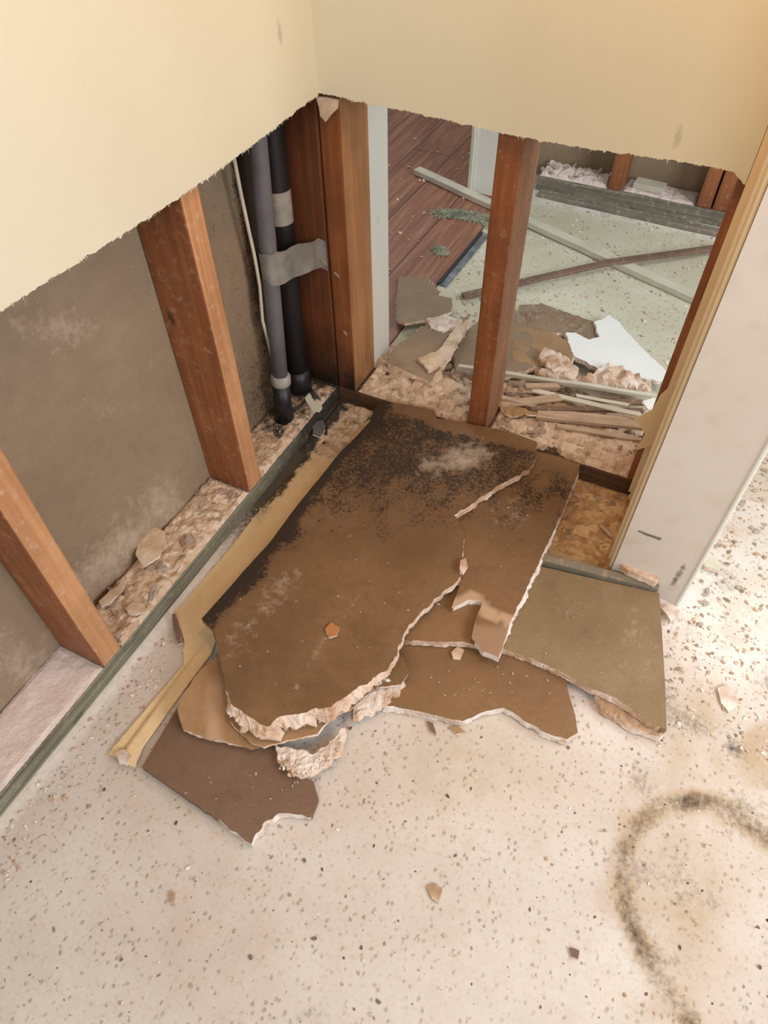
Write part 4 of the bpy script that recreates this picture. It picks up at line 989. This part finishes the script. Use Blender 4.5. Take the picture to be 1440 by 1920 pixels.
far([(1005,690),(1060,694),(1100,700),(1140,680),(1170,690),(1200,700),(1222,720),(1216,732),(1180,724),(1140,718),(1105,716),(1050,712),(1010,704)], 0.046, GYP, 'ragged ridge of pinkish torn gypsum in front of the white board', 81, 'gypsum chunk', name='gypsum_chunk', th=0.014, torn=0.006, slope=lambda x, y: 0.042+0.012*fbm(x*55, y*55))
def stick(a, b, z0, z1, w, th, mat, label, seed, ends=0.01, name='wood_lath', cat='lath', tilt=0.0):
    A = onz(a[0], a[1], z0); B = onz(b[0], b[1], z1)
    o = board(name, A, B, w, th, mat, bev=0.0008, cuts=10, wob=0.002, seed=seed, ends=ends, tilt=tilt); return tag(o, label, cat)
stick((856,690), (1232,746), 0.046, 0.046, 0.010, 0.008, LATH_W, 'thin white lath running behind the middle stud', 1, 0.004)
stick((1000,778), (1212,800), 0.046, 0.046, 0.028, 0.008, LATH_T, 'wide splintered pale lath, nearest of the laths beyond the plate', 2)
stick((985,770), (1205,772), 0.050, 0.050, 0.010, 0.007, LATH_B, 'dark brown lath just behind the wide splintered one', 3)
stick((930,762), (1060,745), 0.048, 0.058, 0.020, 0.004, LATH_T, 'short pale splinter leaning right of the middle stud', 4, 0.02)
stick((985,730), (1210,782), 0.052, 0.060, 0.013, 0.004, LATH_W, 'slanting pale splinter crossing the laths', 5, 0.02)
stick((940,742), (1215,758), 0.040, 0.040, 0.012, 0.006, LATH_B, 'dark lath in the shade under the thin white lath', 6)
stick((980,728), (1050,728), 0.052, 0.054, 0.015, 0.008, LATH_T, 'short stubby splinter behind the slanting one', 7, 0.01)
scatter(30, rect(0.03, 0.27, 0.14, 0.215), lambda x, y: 0.034, 0.005, 0.014, [GYPW, CREAM, P_GREY, TAN], 'scrap on the heap behind the back plate,', 'scraps behind the rubble', 61, tilt=0.5, name='drywall_scrap', cat='drywall scrap', where=lambda x, y: 'near the pale post' if x < 0.12 else 'left of the middle stud')
scatter(24, rect(0.0, 0.30, 0.42, 0.62), lambda x, y: 0.001, 0.003, 0.008, [GYPW, CREAM, TAN], 'chip on the slab,', 'chips by the threshold strip', 62, tilt=0.4, where=lambda x, y: 'beside the threshold strip' if x < 0.12 else 'under the brown broken lath')
stick((925,742), (1010,764), 0.056, 0.050, 0.012, 0.004, LATH_T, 'short splinter touching the right side of the middle stud', 8, 0.015)
stick((1075,742), (1185,762), 0.056, 0.060, 0.009, 0.003, LATH_W, 'small white splinter on top of the laths before the gypsum ridge', 9, 0.015)
stick((1040,800), (1205,826), 0.044, 0.044, 0.012, 0.005, LATH_T, 'pale splinter half buried in the rubble nearest the back plate', 10, 0.01)
stick((1125,985), (1150,1010), 0.008, 0.008, 0.006, 0.003, LATH_T, 'pale splinter standing out in the chip hollow by the short wall', 11, 0.004)
far([(1205,752),(1235,742),(1262,738),(1250,760),(1215,768)], 0.048, P_WHITE, 'white paper sliver by the torn flap', 83, 'paper scrap', name='paper_scrap', th=0.002)
far([(930,752),(1000,742),(1080,752),(1060,768),(1000,782),(950,776)], 0.050, P_AMBER, 'amber paper layer twisted among the laths', 84, 'paper scrap', name='paper_scrap', th=0.002, slope=lambda x, y: 0.050+0.012*fbm(x*40, y*40))
far([(768,688),(790,684),(830,700),(820,716),(780,706)], 0.045, CREAM, 'cream gypsum slab lying before the tilted piece', 85, 'gypsum chunk', name='gypsum_chunk', th=0.010)
# litter right of the jamb
rr = random.Random(5)
for i in range(40):
    px = rr.uniform(1300, 1438); py = rr.uniform(880, 1180)
    if px < 1280+(1130-py)*0.56: continue
    w = onz(px, py, 0.002)
    flake('plaster_chip', w, rr.uniform(0.003, 0.007), rr.choice([GYPW, CREAM, TAN, GYPW]), ('plaster chip in the litter right of the jamb, '+('far back' if py < 960 else 'nearest the camera' if py > 1090 else 'midway down')), 'plaster chip', 'chips right of the jamb', rr, 0.3, 0.6)
small([(1315,1040),(1328,1034),(1355,1058),(1350,1070),(1322,1062)], 0.010, LATH_W, 'flat pale wood offcut beside the white edge of the jamb', 'offcut', 'wood_offcut', 90, 0.008)

for ob in bpy.data.objects:
    if '_o' in ob: del ob['_o']
